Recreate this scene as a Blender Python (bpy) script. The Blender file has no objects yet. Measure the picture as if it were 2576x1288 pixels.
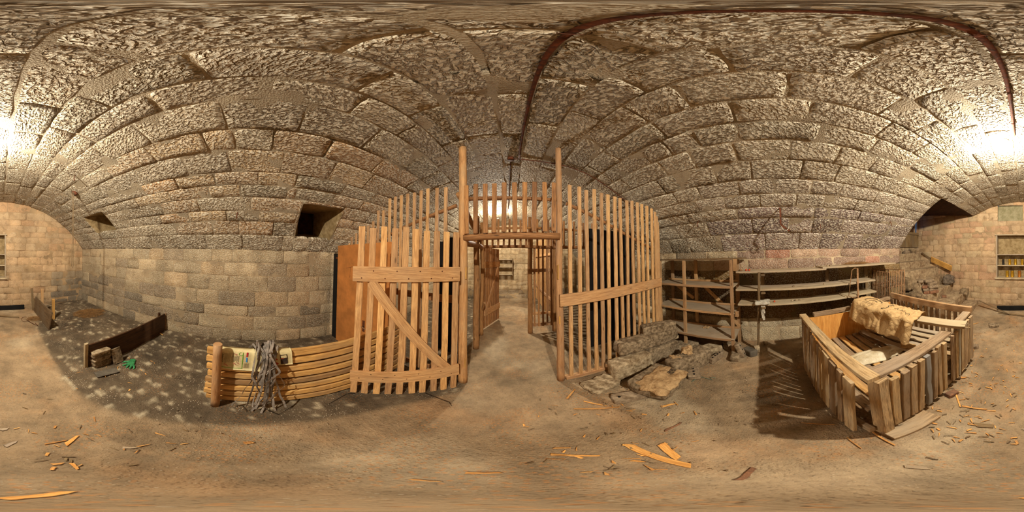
import bpy, math, random
import numpy as np
from mathutils import Vector, Matrix, noise
rnd = random.Random(11)
C = bpy.context.scene.collection
PI = math.pi
# ---------------------------------------------------------------- camera (eye height 1.6 m, full turn panorama)
EYE = 1.6
PITCH = math.radians(1.5)
cd = bpy.data.cameras.new('camera'); cam = bpy.data.objects.new('camera', cd); C.objects.link(cam)
cd.type = 'PANO'; cd.panorama_type = 'EQUIRECTANGULAR'
cd.latitude_min = -PI/2; cd.latitude_max = PI/2; cd.longitude_min = -PI; cd.longitude_max = PI
cam.location = (0, 0, EYE); cam.rotation_euler = (PI/2+PITCH, 0, 0); cd.clip_start = .02; cd.clip_end = 60
bpy.context.scene.camera = cam

def ray(px, py):
    az = (px/2576-.5)*2*PI; el = (.5-py/1288)*PI
    x = math.sin(az)*math.cos(el); y = math.cos(az)*math.cos(el); z = math.sin(el)
    c, s = math.cos(PITCH), math.sin(PITCH)
    return Vector((x, y*c-z*s, y*s+z*c))
def F(px, py, z=0.0):
    d = ray(px, py); t = (z-EYE)/d.z; return Vector((d.x*t, d.y*t, z))
def X(px, py, x):
    d = ray(px, py); t = x/d.x; return Vector((x, d.y*t, EYE+d.z*t))
def Y(px, py, y):
    d = ray(px, py); t = y/d.y; return Vector((d.x*t, y, EYE+d.z*t))
# ---------------------------------------------------------------- vault shape
R = 3.53; ZC = -.451; SMAX = R*math.asin(2.8/R); ZS = R*math.cos(SMAX/R)+ZC+.004
YB, YF = -4.70, 6.75
def half(y): return 2.8+.043*min(0.0, y)
def vault(s, y, d=0.0):
    a = s/R; k = half(y)/2.8; r = R-d
    return (r*math.sin(a)*k, y, r*math.cos(a)+ZC)
def VP(px, py, d=0.0):
    "point where the line of sight meets the vault, d below it"
    dr = ray(px, py); r = R-d
    a = dr.x**2+dr.z**2; b = 2*dr.z*(EYE-ZC); c = (EYE-ZC)**2-r*r
    t = (-b+math.sqrt(b*b-4*a*c))/(2*a)
    return Vector((dr.x*t, dr.y*t, EYE+dr.z*t))
def VS(px, py):
    p = VP(px, py); return R*math.atan2(p.x, p.z-ZC), p.y
# ---------------------------------------------------------------- node helpers
def lin(c):
    return tuple(((v/255)/12.92 if v/255 <= .04045 else ((v/255+.055)/1.055)**2.4) for v in c)+(1.0,)
class N:
    def __init__(s, name):
        s.m = bpy.data.materials.new(name); s.m.use_nodes = True; s.t = s.m.node_tree; s.n = s.t.nodes; s.l = s.t.links
        s.b = s.n['Principled BSDF']; s.b.inputs['Specular IOR Level'].default_value = .25
    def node(s, typ, ins=None, **kw):
        n = s.n.new(typ)
        for k, v in kw.items(): setattr(n, k, v)
        for k, v in (ins or {}).items(): s.put(n, k, v)
        return n
    def put(s, n, k, v):
        i = n.inputs[k]
        if isinstance(v, bpy.types.NodeSocket): s.l.new(v, i)
        else: i.default_value = v
    def noise(s, vec, scale, detail=3, rough=.55, dist=0.0):
        return s.node('ShaderNodeTexNoise', {'Vector': vec, 'Scale': scale, 'Detail': detail, 'Roughness': rough, 'Distortion': dist}).outputs['Fac']
    def vor(s, vec, scale, feature='F1', out='Distance', **k):
        return s.node('ShaderNodeTexVoronoi', {'Vector': vec, 'Scale': scale, **k}, feature=feature).outputs[out]
    def ramp(s, fac, stops, interp='LINEAR'):
        r = s.node('ShaderNodeValToRGB', {'Fac': fac}); r.color_ramp.interpolation = interp
        e = r.color_ramp.elements
        while len(e) < len(stops): e.new(.5)
        for q, (p, c) in zip(e, stops):
            q.position = p; q.color = c if len(c) == 4 else tuple(c)+(1,)
        return r.outputs['Color']
    def rng(s, v, a, b, c=0.0, d=1.0):
        return s.node('ShaderNodeMapRange', {'Value': v, 'From Min': a, 'From Max': b, 'To Min': c, 'To Max': d}).outputs['Result']
    def mix(s, f, a, b, mode='MIX'):
        n = s.node('ShaderNodeMix', data_type='RGBA', blend_type=mode)
        s.put(n, 0, f); s.put(n, 6, a); s.put(n, 7, b); return n.outputs[2]
    def math(s, op, a, b=0.0, c=0.0):
        n = s.node('ShaderNodeMath', operation=op); s.put(n, 0, a); s.put(n, 1, b)
        if op in ('MULTIPLY_ADD',): s.put(n, 2, c)
        return n.outputs[0]
    def mapping(s, vec, scale=(1, 1, 1), loc=(0, 0, 0)):
        return s.node('ShaderNodeMapping', {'Vector': vec, 'Scale': scale, 'Location': loc}).outputs[0]
    def bump(s, h, dist, strength=1.0, normal=None):
        i = {'Height': h, 'Distance': dist, 'Strength': strength}
        if normal is not None: i['Normal'] = normal
        return s.node('ShaderNodeBump', i).outputs[0]
    def fin(s, color, rough=.85, normal=None, metal=0.0):
        s.put(s.b, 'Base Color', color); s.put(s.b, 'Roughness', rough); s.put(s.b, 'Metallic', metal)
        if normal is not None: s.put(s.b, 'Normal', normal)
        return s.m
def masonry_mat(name, tool=1.0, dist=.016, crest=.5, fine=1.0, crest_glint=(238, 226, 202)):
    q = N(name); co = q.node('ShaderNodeTexCoord'); ob = co.outputs['Object']; uv = co.outputs['UV']
    col = q.node('ShaderNodeAttribute', attribute_name='Col')
    st = q.mapping(uv, (1.0, 1.5, 1.0))
    def n2(vec, sc, det, dist_=0.0): return q.node('ShaderNodeTexNoise', {'Vector': vec, 'Scale': sc, 'Detail': det, 'Roughness': .55, 'Distortion': dist_}, noise_dimensions='2D').outputs['Fac']
    a = n2(st, 25*tool, 1.8, .5)
    a2 = q.node('ShaderNodeTexVoronoi', {'Vector': st, 'Scale': 28.0*tool}, feature='F1', voronoi_dimensions='2D').outputs['Distance']
    ridge = q.rng(q.math('ADD', q.math('MULTIPLY', a, 1.5), q.math('MULTIPLY', a2, -.5)), .22, .74)
    g = n2(uv, 80*fine, 2.5)
    isb = q.math('GREATER_THAN', col.outputs['Alpha'], .5)
    h1 = q.math('MULTIPLY_ADD', q.math('MULTIPLY', ridge, isb), 1.0, q.math('MULTIPLY', g, .30))
    nrm = q.bump(h1, dist, 1.0)
    big = q.noise(ob, 1.9, 2.5, .6)
    base = q.mix(1.0, col.outputs['Color'], q.node('ShaderNodeCombineXYZ', {0: q.rng(big, .3, .7, .82, 1.16), 1: q.rng(big, .3, .7, .80, 1.14), 2: q.rng(big, .3, .7, .78, 1.12)}).outputs[0], 'MULTIPLY')
    blot = q.noise(ob, 9, 3, .65)
    c2 = q.mix(q.rng(blot, .54, .74, 0, .5), base, lin((112, 84, 56)))
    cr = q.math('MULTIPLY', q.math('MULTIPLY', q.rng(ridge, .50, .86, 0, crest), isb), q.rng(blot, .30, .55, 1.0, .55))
    c3 = q.mix(cr, c2, lin(crest_glint))  # pale crest colour paints in the speckle of lamplight on the tooling
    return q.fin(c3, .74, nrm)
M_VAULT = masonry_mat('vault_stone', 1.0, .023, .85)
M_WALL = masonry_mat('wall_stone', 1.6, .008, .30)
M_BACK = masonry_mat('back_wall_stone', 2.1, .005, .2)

# ---------------------------------------------------------------- block masonry
def rect_minus(r, hole):
    u0, u1, v0, v1 = r; a0, a1, b0, b1 = hole
    if u1 <= a0 or u0 >= a1 or v1 <= b0 or v0 >= b1: return [r]
    out = []
    if u0 < a0: out.append((u0, a0, v0, v1))
    if u1 > a1: out.append((a1, u1, v0, v1))
    m0, m1 = max(u0, a0), min(u1, a1)
    if v0 < b0: out.append((m0, m1, v0, b0))
    if v1 > b1: out.append((m0, m1, b1, v1))
    return out
def masonry(name, P, u0, u1, courses, colf, mat, holes=(), seed=1, rel=.012, gap=.008, lens=(.35, .8), grid=.055, und=.006, tilt=.004, mortar=(150, 122, 84), deep=.5):
    """P(u, v, d): point d in front of the surface; courses: (v0, v1, joints)."""
    rg = random.Random(seed); vs = []; fs = []; cols = []; uvs = []
    # mortar bed
    us = sorted(set([u0, u1]+[min(max(x, u0), u1) for h in holes for x in h[:2]]+list(np.arange(u0, u1, .07))))
    va, vb = min(c[0] for c in courses), max(c[1] for c in courses)
    vv = sorted(set([va, vb]+[min(max(x, va), vb) for h in holes for x in h[2:]]+list(np.arange(va, vb, .07))))
    mc = lin(mortar)
    idx = {}
    for i, u in enumerate(us):
        for j, v in enumerate(vv):
            dn = noise.noise(Vector((u*2.6+seed, v*2.6, 3.3+seed)))
            d = rel*.12-.05*max(0, dn-.22*(1-deep))+min(.004, rel*.35)*noise.noise(Vector((u*9, v*9, seed)))
            idx[i, j] = len(vs); vs.append(P(u, v, d))
            if name == 'ceiling' and -.2 < v < -.03 and -.85 < u < 1.1: d = -.07
            k = .85+.3*noise.noise(Vector((u*3, v*3, seed)))
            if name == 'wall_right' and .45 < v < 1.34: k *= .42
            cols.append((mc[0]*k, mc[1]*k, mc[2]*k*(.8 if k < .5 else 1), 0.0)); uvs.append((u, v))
    for i in range(len(us)-1):
        for j in range(len(vv)-1):
            cu, cv = (us[i]+us[i+1])/2, (vv[j]+vv[j+1])/2
            if any(h[0] < cu < h[1] and h[2] < cv < h[3] for h in holes): continue
            fs.append((idx[i, j], idx[i+1, j], idx[i+1, j+1], idx[i, j+1]))
    # blocks
    for (v0, v1, jo) in courses:
        jo = sorted(j for j in jo if u0+.15 < j < u1-.15)
        js = []
        lo = jo[0] if jo else rg.uniform(u0+.3, u0+.6)
        x = lo
        while x > u0+.28: js.append(x); x -= rg.uniform(*lens)
        x = lo
        ks = jo[1:]
        for k in ks:
            while k-x > lens[1]*1.7: x += (k-x)/max(2, round((k-x)/((lens[0]+lens[1])/2)))*rg.uniform(.9, 1.1); js.append(x)
            js.append(k); x = k
        x += rg.uniform(*lens)
        while x < u1-.2: js.append(x); x += rg.uniform(*lens)
        js = sorted(set([u0]+js+[u1]))
        for a, b in zip(js, js[1:]):
            rects = [(a, b, v0, v1)]
            for h in holes: rects = [q for r in rects for q in rect_minus(r, h)]
            cc = colf((a+b)/2, (v0+v1)/2, rg)
            hh = rel*rg.uniform(.45, 1.35); th = rg.uniform(0, PI); ox, oy = rg.uniform(0, 50), rg.uniform(0, 50)
            th = rg.gauss(0, .45); tu, tv = rg.gauss(0, tilt), rg.gauss(0, tilt)
            for (p0, p1, q0, q1) in rects:
                if p1-p0 < .03 or q1-q0 < .03: continue
                g0, g1, g2, g3 = [gap*rg.uniform(.35, 1.3) for _ in range(4)]
                p0 += g0; p1 -= g1; q0 += g2; q1 -= g3
                W, H = p1-p0, q1-q0
                nu = max(2, round((W-.05)/grid)); nv = max(2, round((H-.05)/grid))
                e = min(.010 if name == 'ceiling' else .006, W/6, H/6)
                U = [0, e*.35, e]+[e+(W-2*e)*i/nu for i in range(1, nu)]+[W-e, W-e*.35, W]
                V = [0, e*.35, e]+[e+(H-2*e)*i/nv for i in range(1, nv)]+[H-e, H-e*.35, H]
                base = len(vs); nU, nV = len(U), len(V)
                ct, sn = math.cos(th), math.sin(th)
                for i, uu in enumerate(U):
                    for j, w in enumerate(V):
                        ru = min(i, nU-1-i); rv = min(j, nV-1-j); r = min(ru, rv)
                        gu, gv = p0+uu, q0+w
                        nz = noise.noise(Vector((gu*6.5+ox, gv*6.5, 1.7)))
                        nz2 = noise.noise(Vector((gu*21+ox, gv*21, 5.7)))
                        wob = .007*noise.noise(Vector((gu*9, gv*9, 9.1)))+.004*nz2
                        # rounded corners: pull corner vertices in
                        cx = min(uu, W-uu); cy = min(w, H-w); cr = .03
                        pu = pv = 0.0
                        if cx < cr and cy < cr:
                            f = (1-cx/cr)*(1-cy/cr); pu = f*.010*(1 if uu < W/2 else -1); pv = f*.010*(1 if w < H/2 else -1)
                        if r == 0: d = -.075 if name == 'ceiling' else -.05
                        elif r == 1: d = hh*.2+nz*und*.8
                        else: d = hh*(.8 if r == 2 else 1)+nz*und+nz2*und*.35+tu*(uu/W-.5)*2+tv*(w/H-.5)*2
                        vs.append(P(gu+wob+pu, gv+wob*.8+pv, d))
                        kk = 1+.10*nz
                        cols.append((cc[0]*kk, cc[1]*kk, cc[2]*kk, 1.0))
                        uvs.append((gu*ct-gv*sn+ox, gu*sn+gv*ct+oy))
                for i in range(nU-1):
                    for j in range(nV-1):
                        k = base+i*nV+j; fs.append((k, k+nV, k+nV+1, k+1))
    me = bpy.data.meshes.new(name); me.from_pydata(vs, [], fs); me.update()
    at = me.color_attributes.new('Col', 'FLOAT_COLOR', 'POINT'); at.data.foreach_set('color', np.array(cols, dtype=np.float32).ravel())
    uvl = me.uv_layers.new(name='UVMap'); li = np.empty(len(me.loops), dtype=np.int32); me.loops.foreach_get('vertex_index', li)
    uvl.data.foreach_set('uv', np.array(uvs, dtype=np.float32)[li].ravel())
    me.polygons.foreach_set('use_smooth', [True]*len(me.polygons)); me.materials.append(mat)
    # make every face look into the room
    o = bpy.data.objects.new(name, me); C.objects.link(o); o['kind'] = 'structure'
    return o
def pick(rg, pal, j=.10):
    c = lin(rg.choice(pal)); k = 1+rg.uniform(-j, j); return (c[0]*k, c[1]*k, c[2]*k)
VS_L = [SMAX, 2.921, 2.664, 2.478, 2.242, 2.047, 1.851, 1.551, 1.288, .96, .725, .439, .117]
VS_R = [SMAX, 2.89, 2.598, 2.402, 2.184, 1.956, 1.678, 1.419, 1.19, .943, .665, .398, .123]
JL = [[(381,604),(441,604),(519,604),(609,606),(711,606),(775,606),(842,606),(262,600)],
 [(355,575),(445,575),(537,575),(601,575),(687,575),(744,575)],
 [(320,548),(404,545),(477,545),(570,545),(651,545),(746,545)],
 [(319,538),(405,515),(631,515),(762,515),(500,515)],
 [(350,512),(427,490),(525,481),(605,481),(722,481),(747,481)],
 [(442,455),(541,450),(650,450),(747,450)],
 [(345,435),(462,407),(577,407),(710,410),(835,430),(922,462)],
 [(515,355),(592,355),(687,357),(825,377),(935,430)],
 [(355,332),(566,300),(755,315),(930,350),(1040,400)],
 [(381,250),(681,231),(885,277),(1000,340)],
 [(170,232),(500,165),(919,212),(1060,280)],
 [(295,135),(844,132),(80,260),(1130,240)]]
JR = [[(1727,605),(1813,605),(1925,605),(2010,605),(2062,605),(2121,605),(2165,600),(2212,605)],
 [(1698,570),(1780,570),(1892,565),(1984,565),(2044,565),(2115,568),(2189,581),(2236,572)],
 [(1724,535),(1854,535),(1963,535),(2047,535),(2085,535),(2162,535),(2224,540)],
 [(1748,507),(1822,507),(1912,507),(2002,507),(2073,507),(2153,510),(2218,515),(2285,525)],
 [(1680,470),(1751,470),(1859,470),(1950,470),(2040,470),(2115,475),(2200,495),(2271,519),(2321,536)],
 [(1624,427),(1683,427),(1795,427),(1890,427),(2016,430),(2106,435),(2197,455),(2265,475),(2330,500)],
 [(1627,383),(1730,383),(1848,380),(1987,380),(2109,385),(2206,400),(2271,430),(2345,460)],
 [(1542,339),(1645,339),(1748,339),(1854,318),(2065,324),(2183,380),(2286,420)],
 [(1623,297),(1845,287),(2030,290),(2212,333),(2312,374)],
 [(1550,260),(1698,225),(1982,212),(2232,270),(2320,320)],
 [(1610,220),(1825,150),(2137,192),(2300,250)],
 [(1625,120),(2207,100),(1400,200),(2400,220)]]
cour = []
for a, b, js in zip(VS_L, VS_L[1:], JL): cour.append((-a, -b, [VS(*p)[1] for p in js]))
cour.append((-.099, .123, [.9, 2.2, -.55, -1.4, 1.5]))
for a, b, js in zip(VS_R, VS_R[1:], JR): cour.append((b, a, [VS(*p)[1] for p in js]))
HOLE_N1 = (.62, 1.26, -2.955, -2.29); HOLE_N2 = (-3.42, -2.70, -2.72, -2.15); HOLE_ST = (YB, -2.80, 1.66, SMAX+.01)
PALV = [(160,142,116), (168,150,124), (150,134,108), (176,158,130), (156,136,108)]
PALO = [(190,154,114), (184,156,122), (172,144,110), (192,164,126)]
def colv(u, s, rg):
    if -3.0 < s < -1.2 and -1.5 < u < 2.2 and rg.random() < .75: return pick(rg, PALO)
    if s > 2.0 and u < .8: 
        return pick(rg, [(156,134,122), (138,118,108), (166,146,132), (124,104,92)] if s > 2.35 else [(170,152,130),(160,142,120)])
    return pick(rg, PALV)
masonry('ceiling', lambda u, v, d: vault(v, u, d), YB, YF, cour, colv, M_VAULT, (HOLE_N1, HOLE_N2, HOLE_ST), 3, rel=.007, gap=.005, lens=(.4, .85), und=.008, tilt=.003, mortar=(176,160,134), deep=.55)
# left wall (u = y, v = z)
zl = [0, .235, .504, .704, .975, 1.25, 1.477, ZS+.03]
def plin(pts): return [X(px, py, -2.8).y for px, py in pts]
jl = [[(608,835),(694,835),(755,835)], [(501,813),(573,813),(638,813),(722,813),(770,813)], [(515,784),(624,784),(694,784),(754,784)],
      [(550,752),(641,752),(724,752),(778,752)], [(578,714),(673,714),(745,714),(802,714)], [(564,678),(648,678),(722,678),(778,678)], [(636,645),(713,645),(778,645)]]
PALW = [(172,152,120), (178,156,122), (162,142,110), (186,162,126), (152,132,104), (182,154,116)]
def colwl(u, v, rg):
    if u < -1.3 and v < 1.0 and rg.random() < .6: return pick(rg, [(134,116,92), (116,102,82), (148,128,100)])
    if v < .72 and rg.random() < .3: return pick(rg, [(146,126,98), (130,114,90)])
    return pick(rg, PALW)
def wallx(sgn):
    return lambda u, v, d: (sgn*(half(u)-d), u, v)
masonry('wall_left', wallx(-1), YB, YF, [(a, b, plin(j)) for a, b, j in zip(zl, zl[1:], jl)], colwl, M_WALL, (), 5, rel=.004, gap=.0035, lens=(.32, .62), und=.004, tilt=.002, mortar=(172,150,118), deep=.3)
zr = [0, .30, .48, .786, 1.075, 1.354, 1.552, ZS+.03]
def colwr(u, v, rg):
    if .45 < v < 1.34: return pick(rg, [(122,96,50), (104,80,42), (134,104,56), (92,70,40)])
    if v > 1.34 and u < .7: return pick(rg, [(176,142,116), (186,154,126), (148,120,100), (196,166,134), (172,120,94)])
    if v < .5: return pick(rg, [(202,184,150), (192,172,136), (180,160,126)])
    return pick(rg, PALW)
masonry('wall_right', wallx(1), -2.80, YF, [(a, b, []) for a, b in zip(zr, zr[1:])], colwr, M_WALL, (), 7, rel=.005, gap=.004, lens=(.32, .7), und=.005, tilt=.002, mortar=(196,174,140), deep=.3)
# back wall (u = x, v = z)
HB1 = (-.172, .812, .82, 2.10); HB2 = (.034, .756, 2.508, 2.98)
def colwb(u, v, rg):
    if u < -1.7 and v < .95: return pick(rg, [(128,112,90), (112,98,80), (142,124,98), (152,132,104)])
    if u > .6: return pick(rg, [(196,162,120), (190,156,116), (200,168,128), (188,146,108), (192,154,114), (186,158,118)])
    return pick(rg, [(192,158,118), (184,152,112), (194,158,116), (186,146,104), (180,150,112), (184,154,116)])
zb = [0, .17, .36, .55, .76, .99, 1.21, 1.44, 1.63, 1.85, 2.02, 2.18, 2.36, 2.53, 2.76, 3.2]
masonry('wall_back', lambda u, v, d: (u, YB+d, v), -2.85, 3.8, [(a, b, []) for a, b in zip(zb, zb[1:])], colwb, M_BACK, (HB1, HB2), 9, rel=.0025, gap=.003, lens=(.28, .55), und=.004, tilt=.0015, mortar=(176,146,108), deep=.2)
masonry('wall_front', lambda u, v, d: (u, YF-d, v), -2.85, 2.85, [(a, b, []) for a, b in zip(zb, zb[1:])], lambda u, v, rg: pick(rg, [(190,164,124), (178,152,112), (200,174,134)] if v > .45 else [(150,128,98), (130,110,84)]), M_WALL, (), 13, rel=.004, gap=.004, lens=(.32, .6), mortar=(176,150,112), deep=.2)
# ---------------------------------------------------------------- mesh builder
class MB:
    def __init__(s): s.v = []; s.f = []; s.uv = []; s.mi = []; s.cur = 0
    def face(s, ids, uv=None): s.f.append(tuple(ids)); s.uv.append(uv or [(0, 0)]*len(ids)); s.mi.append(s.cur)
    def poly(s, pts, uv=None):
        b = len(s.v); s.v += [tuple(p) for p in pts]; s.face(range(b, b+len(pts)), uv)
    def build(s, name, mats, parent=None, smooth=False):
        me = bpy.data.meshes.new(name); me.from_pydata(s.v, [], s.f); me.update()
        u = me.uv_layers.new(name='UVMap'); u.data.foreach_set('uv', [c for f in s.uv for p in f for c in p])
        for m in (mats if isinstance(mats, (list, tuple)) else [mats]): me.materials.append(m)
        me.polygons.foreach_set('material_index', s.mi)
        if smooth: me.polygons.foreach_set('use_smooth', [True]*len(me.polygons))
        o = bpy.data.objects.new(name, me); C.objects.link(o)
        if parent: o.parent = parent; o.matrix_parent_inverse = parent.matrix_world.inverted() if False else Matrix.Translation(-parent.location)
        return o
def empty(name, loc=(0, 0, 0)):
    o = bpy.data.objects.new(name, None); o.location = loc; o.empty_display_size = .1; C.objects.link(o); return o
def tag(o, label=None, cat=None, group=None, kind=None):
    if label: o['label'] = label
    if cat: o['category'] = cat
    if group: o['group'] = group
    if kind: o['kind'] = kind
    return o
def frame(p0, p1, wd):
    a = (p1-p0); L = a.length; a = a/L
    w = Vector(wd); w = w-a*w.dot(a)
    if w.length < 1e-5: w = a.orthogonal()
    w.normalize(); return a, w, a.cross(w), L
def plank(mb, p0, p1, w, t, wd=(0, 0, 1), seg=None, jit=.0012, bow=0.0, ch=.003, rg=None, ends=(0, 0), taper=1.0):
    "board from p0 to p1, width w along wd, thickness t across"
    rg = rg or rnd; p0 = Vector(p0); p1 = Vector(p1); a, W, T, L = frame(p0, p1, wd)
    seg = seg or max(2, int(L/.16)); ch = min(ch, t*.3, w*.3)
    prof = [(-w/2+ch, -t/2), (w/2-ch, -t/2), (w/2, -t/2+ch), (w/2, t/2-ch), (w/2-ch, t/2), (-w/2+ch, t/2), (-w/2, t/2-ch), (-w/2, -t/2+ch)]
    per = [0]
    for i in range(8):
        q, r = prof[i], prof[(i+1) % 8]; per.append(per[-1]+math.hypot(q[0]-r[0], q[1]-r[1]))
    b = len(mb.v); uo, vo = rg.uniform(0, 30), rg.uniform(0, 30)
    xs = [i/seg for i in range(seg+1)]
    if seg >= 2: xs = [0, min(.3/seg, .004/L)]+xs[1:-1]+[1-min(.3/seg, .004/L), 1]
    for i, x in enumerate(xs):
        end = i in (0, len(xs)-1); k = 1-(.0 if not end else min(.003, t*.2)/max(w, t))
        jw = rg.gauss(0, jit); jt = rg.gauss(0, jit); sk = rg.gauss(0, jit*.7)
        c = p0+a*(L*x)+T*(bow*4*x*(1-x)+jt*.6)+W*(jw*.6)
        tp = 1+(taper-1)*x
        for (pw, pt) in prof:
            sh = 0
            if i <= 1: sh = ends[0]*pw
            elif i >= len(xs)-2: sh = ends[1]*pw
            c2 = c+a*sh+W*(pw*k*tp*(1+sk/w))+T*(pt*(k if not end else 1-.12*0))
            mb.v.append(tuple(c2))
    n = len(xs)
    for i in range(n-1):
        for j in range(8):
            j2 = (j+1) % 8
            mb.face((b+i*8+j, b+(i+1)*8+j, b+(i+1)*8+j2, b+i*8+j2), [(uo+xs[i]*L, vo+per[j]), (uo+xs[i+1]*L, vo+per[j]), (uo+xs[i+1]*L, vo+per[j+1]), (uo+xs[i]*L, vo+per[j+1])])
    e = [(uo+.003*p[1], vo+p[0]) for p in prof]
    mb.face([b+j for j in range(8)], e); mb.face([b+(n-1)*8+j for j in reversed(range(8))], list(reversed(e)))
def pole(mb, p0, p1, r0, r1=None, n=14, bend=.008, rough=.035, rg=None, seg=None):
    rg = rg or rnd; r1 = r1 or r0; p0 = Vector(p0); p1 = Vector(p1); a, W, T, L = frame(p0, p1, (0.13, .9, .31) if abs((p1-p0).normalized().y) < .8 else (1, 0, 0))
    seg = seg or max(4, int(L/.10)); b = len(mb.v); sd = rg.uniform(0, 90); uo = rg.uniform(0, 30)
    xs = [0]+[i/seg for i in range(seg+1)]+[1]
    for i, x in enumerate(xs):
        r = r0+(r1-r0)*x; cap = i in (0, len(xs)-1)
        if cap: r *= .9
        c = p0+a*(L*x)+(W*noise.noise(Vector((x*L*1.1, sd, 0)))+T*noise.noise(Vector((x*L*1.1, sd, 7))))*bend*(math.sin(PI*x))
        for j in range(n):
            th = 2*PI*j/n; k = 1+rough*noise.noise(Vector((math.cos(th)*1.3, math.sin(th)*1.3, x*L*2.2+sd)))*2
            mb.v.append(tuple(c+(W*math.cos(th)+T*math.sin(th))*r*k))
    m = len(xs)
    for i in range(m-1):
        for j in range(n):
            j2 = (j+1) % n; c0, c1 = 2*PI*r0*j/n, 2*PI*r0*(j+1)/n
            mb.face((b+i*n+j, b+(i+1)*n+j, b+(i+1)*n+j2, b+i*n+j2), [(uo+xs[i]*L, c0), (uo+xs[i+1]*L, c0), (uo+xs[i+1]*L, c1), (uo+xs[i]*L, c1)])
    for base, rev in ((b, 0), (b+(m-1)*n, 1)):
        ids = [base+j for j in range(n)]; u = [(uo+.01*math.cos(2*PI*j/n), 5+.05*math.sin(2*PI*j/n)) for j in range(n)]
        if rev: ids.reverse(); u.reverse()
        mb.face(ids, u)
def tube(mb, pts, r, n=8, closed=False):
    "round bar through points"
    pts = [Vector(p) for p in pts]; b = len(mb.v); up = None; L = 0
    m = len(pts)
    for i, p in enumerate(pts):
        d = (pts[(i+1) % m if closed else min(i+1, m-1)]-pts[(i-1) % m if closed else max(i-1, 0)]).normalized()
        if up is None: up = d.orthogonal().normalized()
        up = (up-d*up.dot(d)); up = up.normalized() if up.length > 1e-6 else d.orthogonal().normalized()
        sd = d.cross(up); rr = r(i/(m-1)) if callable(r) else r
        for j in range(n):
            th = 2*PI*j/n; mb.v.append(tuple(p+(up*math.cos(th)+sd*math.sin(th))*rr))
    for i in range(m if closed else m-1):
        i2 = (i+1) % m; l2 = L+(pts[i2]-pts[i]).length
        for j in range(n):
            j2 = (j+1) % n; c = 2*PI*.01
            mb.face((b+i*n+j, b+i2*n+j, b+i2*n+j2, b+i*n+j2), [(L, c*j/n), (l2, c*j/n), (l2, c*(j+1)/n), (L, c*(j+1)/n)])
        L = l2
    if not closed: mb.face([b+j for j in range(n)]); mb.face([b+(m-1)*n+j for j in reversed(range(n))])
def ribbon(mb, pts, w, wd, t=.0008):
    "thin strap with real thickness"
    pts = [Vector(p) for p in pts]; b = len(mb.v); m = len(pts); L = 0
    for i, p in enumerate(pts):
        d = (pts[min(i+1, m-1)]-pts[max(i-1, 0)]).normalized(); W = wd[i] if isinstance(wd, list) else Vector(wd)
        W = W-d*W.dot(d); W = W.normalized() if W.length > 1e-5 else d.orthogonal().normalized(); T = d.cross(W)
        for (x, y) in ((-1, -1), (1, -1), (1, 1), (-1, 1)): mb.v.append(tuple(p+W*(x*w/2)+T*(y*t/2)))
    for i in range(m-1):
        l2 = L+(pts[i+1]-pts[i]).length
        for j in range(4):
            j2 = (j+1) % 4; mb.face((b+i*4+j, b+(i+1)*4+j, b+(i+1)*4+j2, b+i*4+j2), [(L, j*.01), (l2, j*.01), (l2, j*.01+.01), (L, j*.01+.01)])
        L = l2
    mb.face((b, b+1, b+2, b+3)); mb.face((b+4*m-1, b+4*m-2, b+4*m-3, b+4*m-4))
def lathe(mb, prof, n=20, c=(0, 0, 0), axis=None):
    b = len(mb.v); c = Vector(c); M = axis or Matrix.Identity(3); m = len(prof)
    for r, z in prof:
        for j in range(n):
            th = 2*PI*j/n; mb.v.append(tuple(c+M@Vector((r*math.cos(th), r*math.sin(th), z))))
    for i in range(m-1):
        for j in range(n):
            j2 = (j+1) % n; mb.face((b+i*n+j, b+i*n+j2, b+(i+1)*n+j2, b+(i+1)*n+j), [(j/n*.2, prof[i][1]), ((j+1)/n*.2, prof[i][1]), ((j+1)/n*.2, prof[i+1][1]), (j/n*.2, prof[i+1][1])])
    mb.face([b+j for j in reversed(range(n))]); mb.face([b+(m-1)*n+j for j in range(n)])
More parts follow.
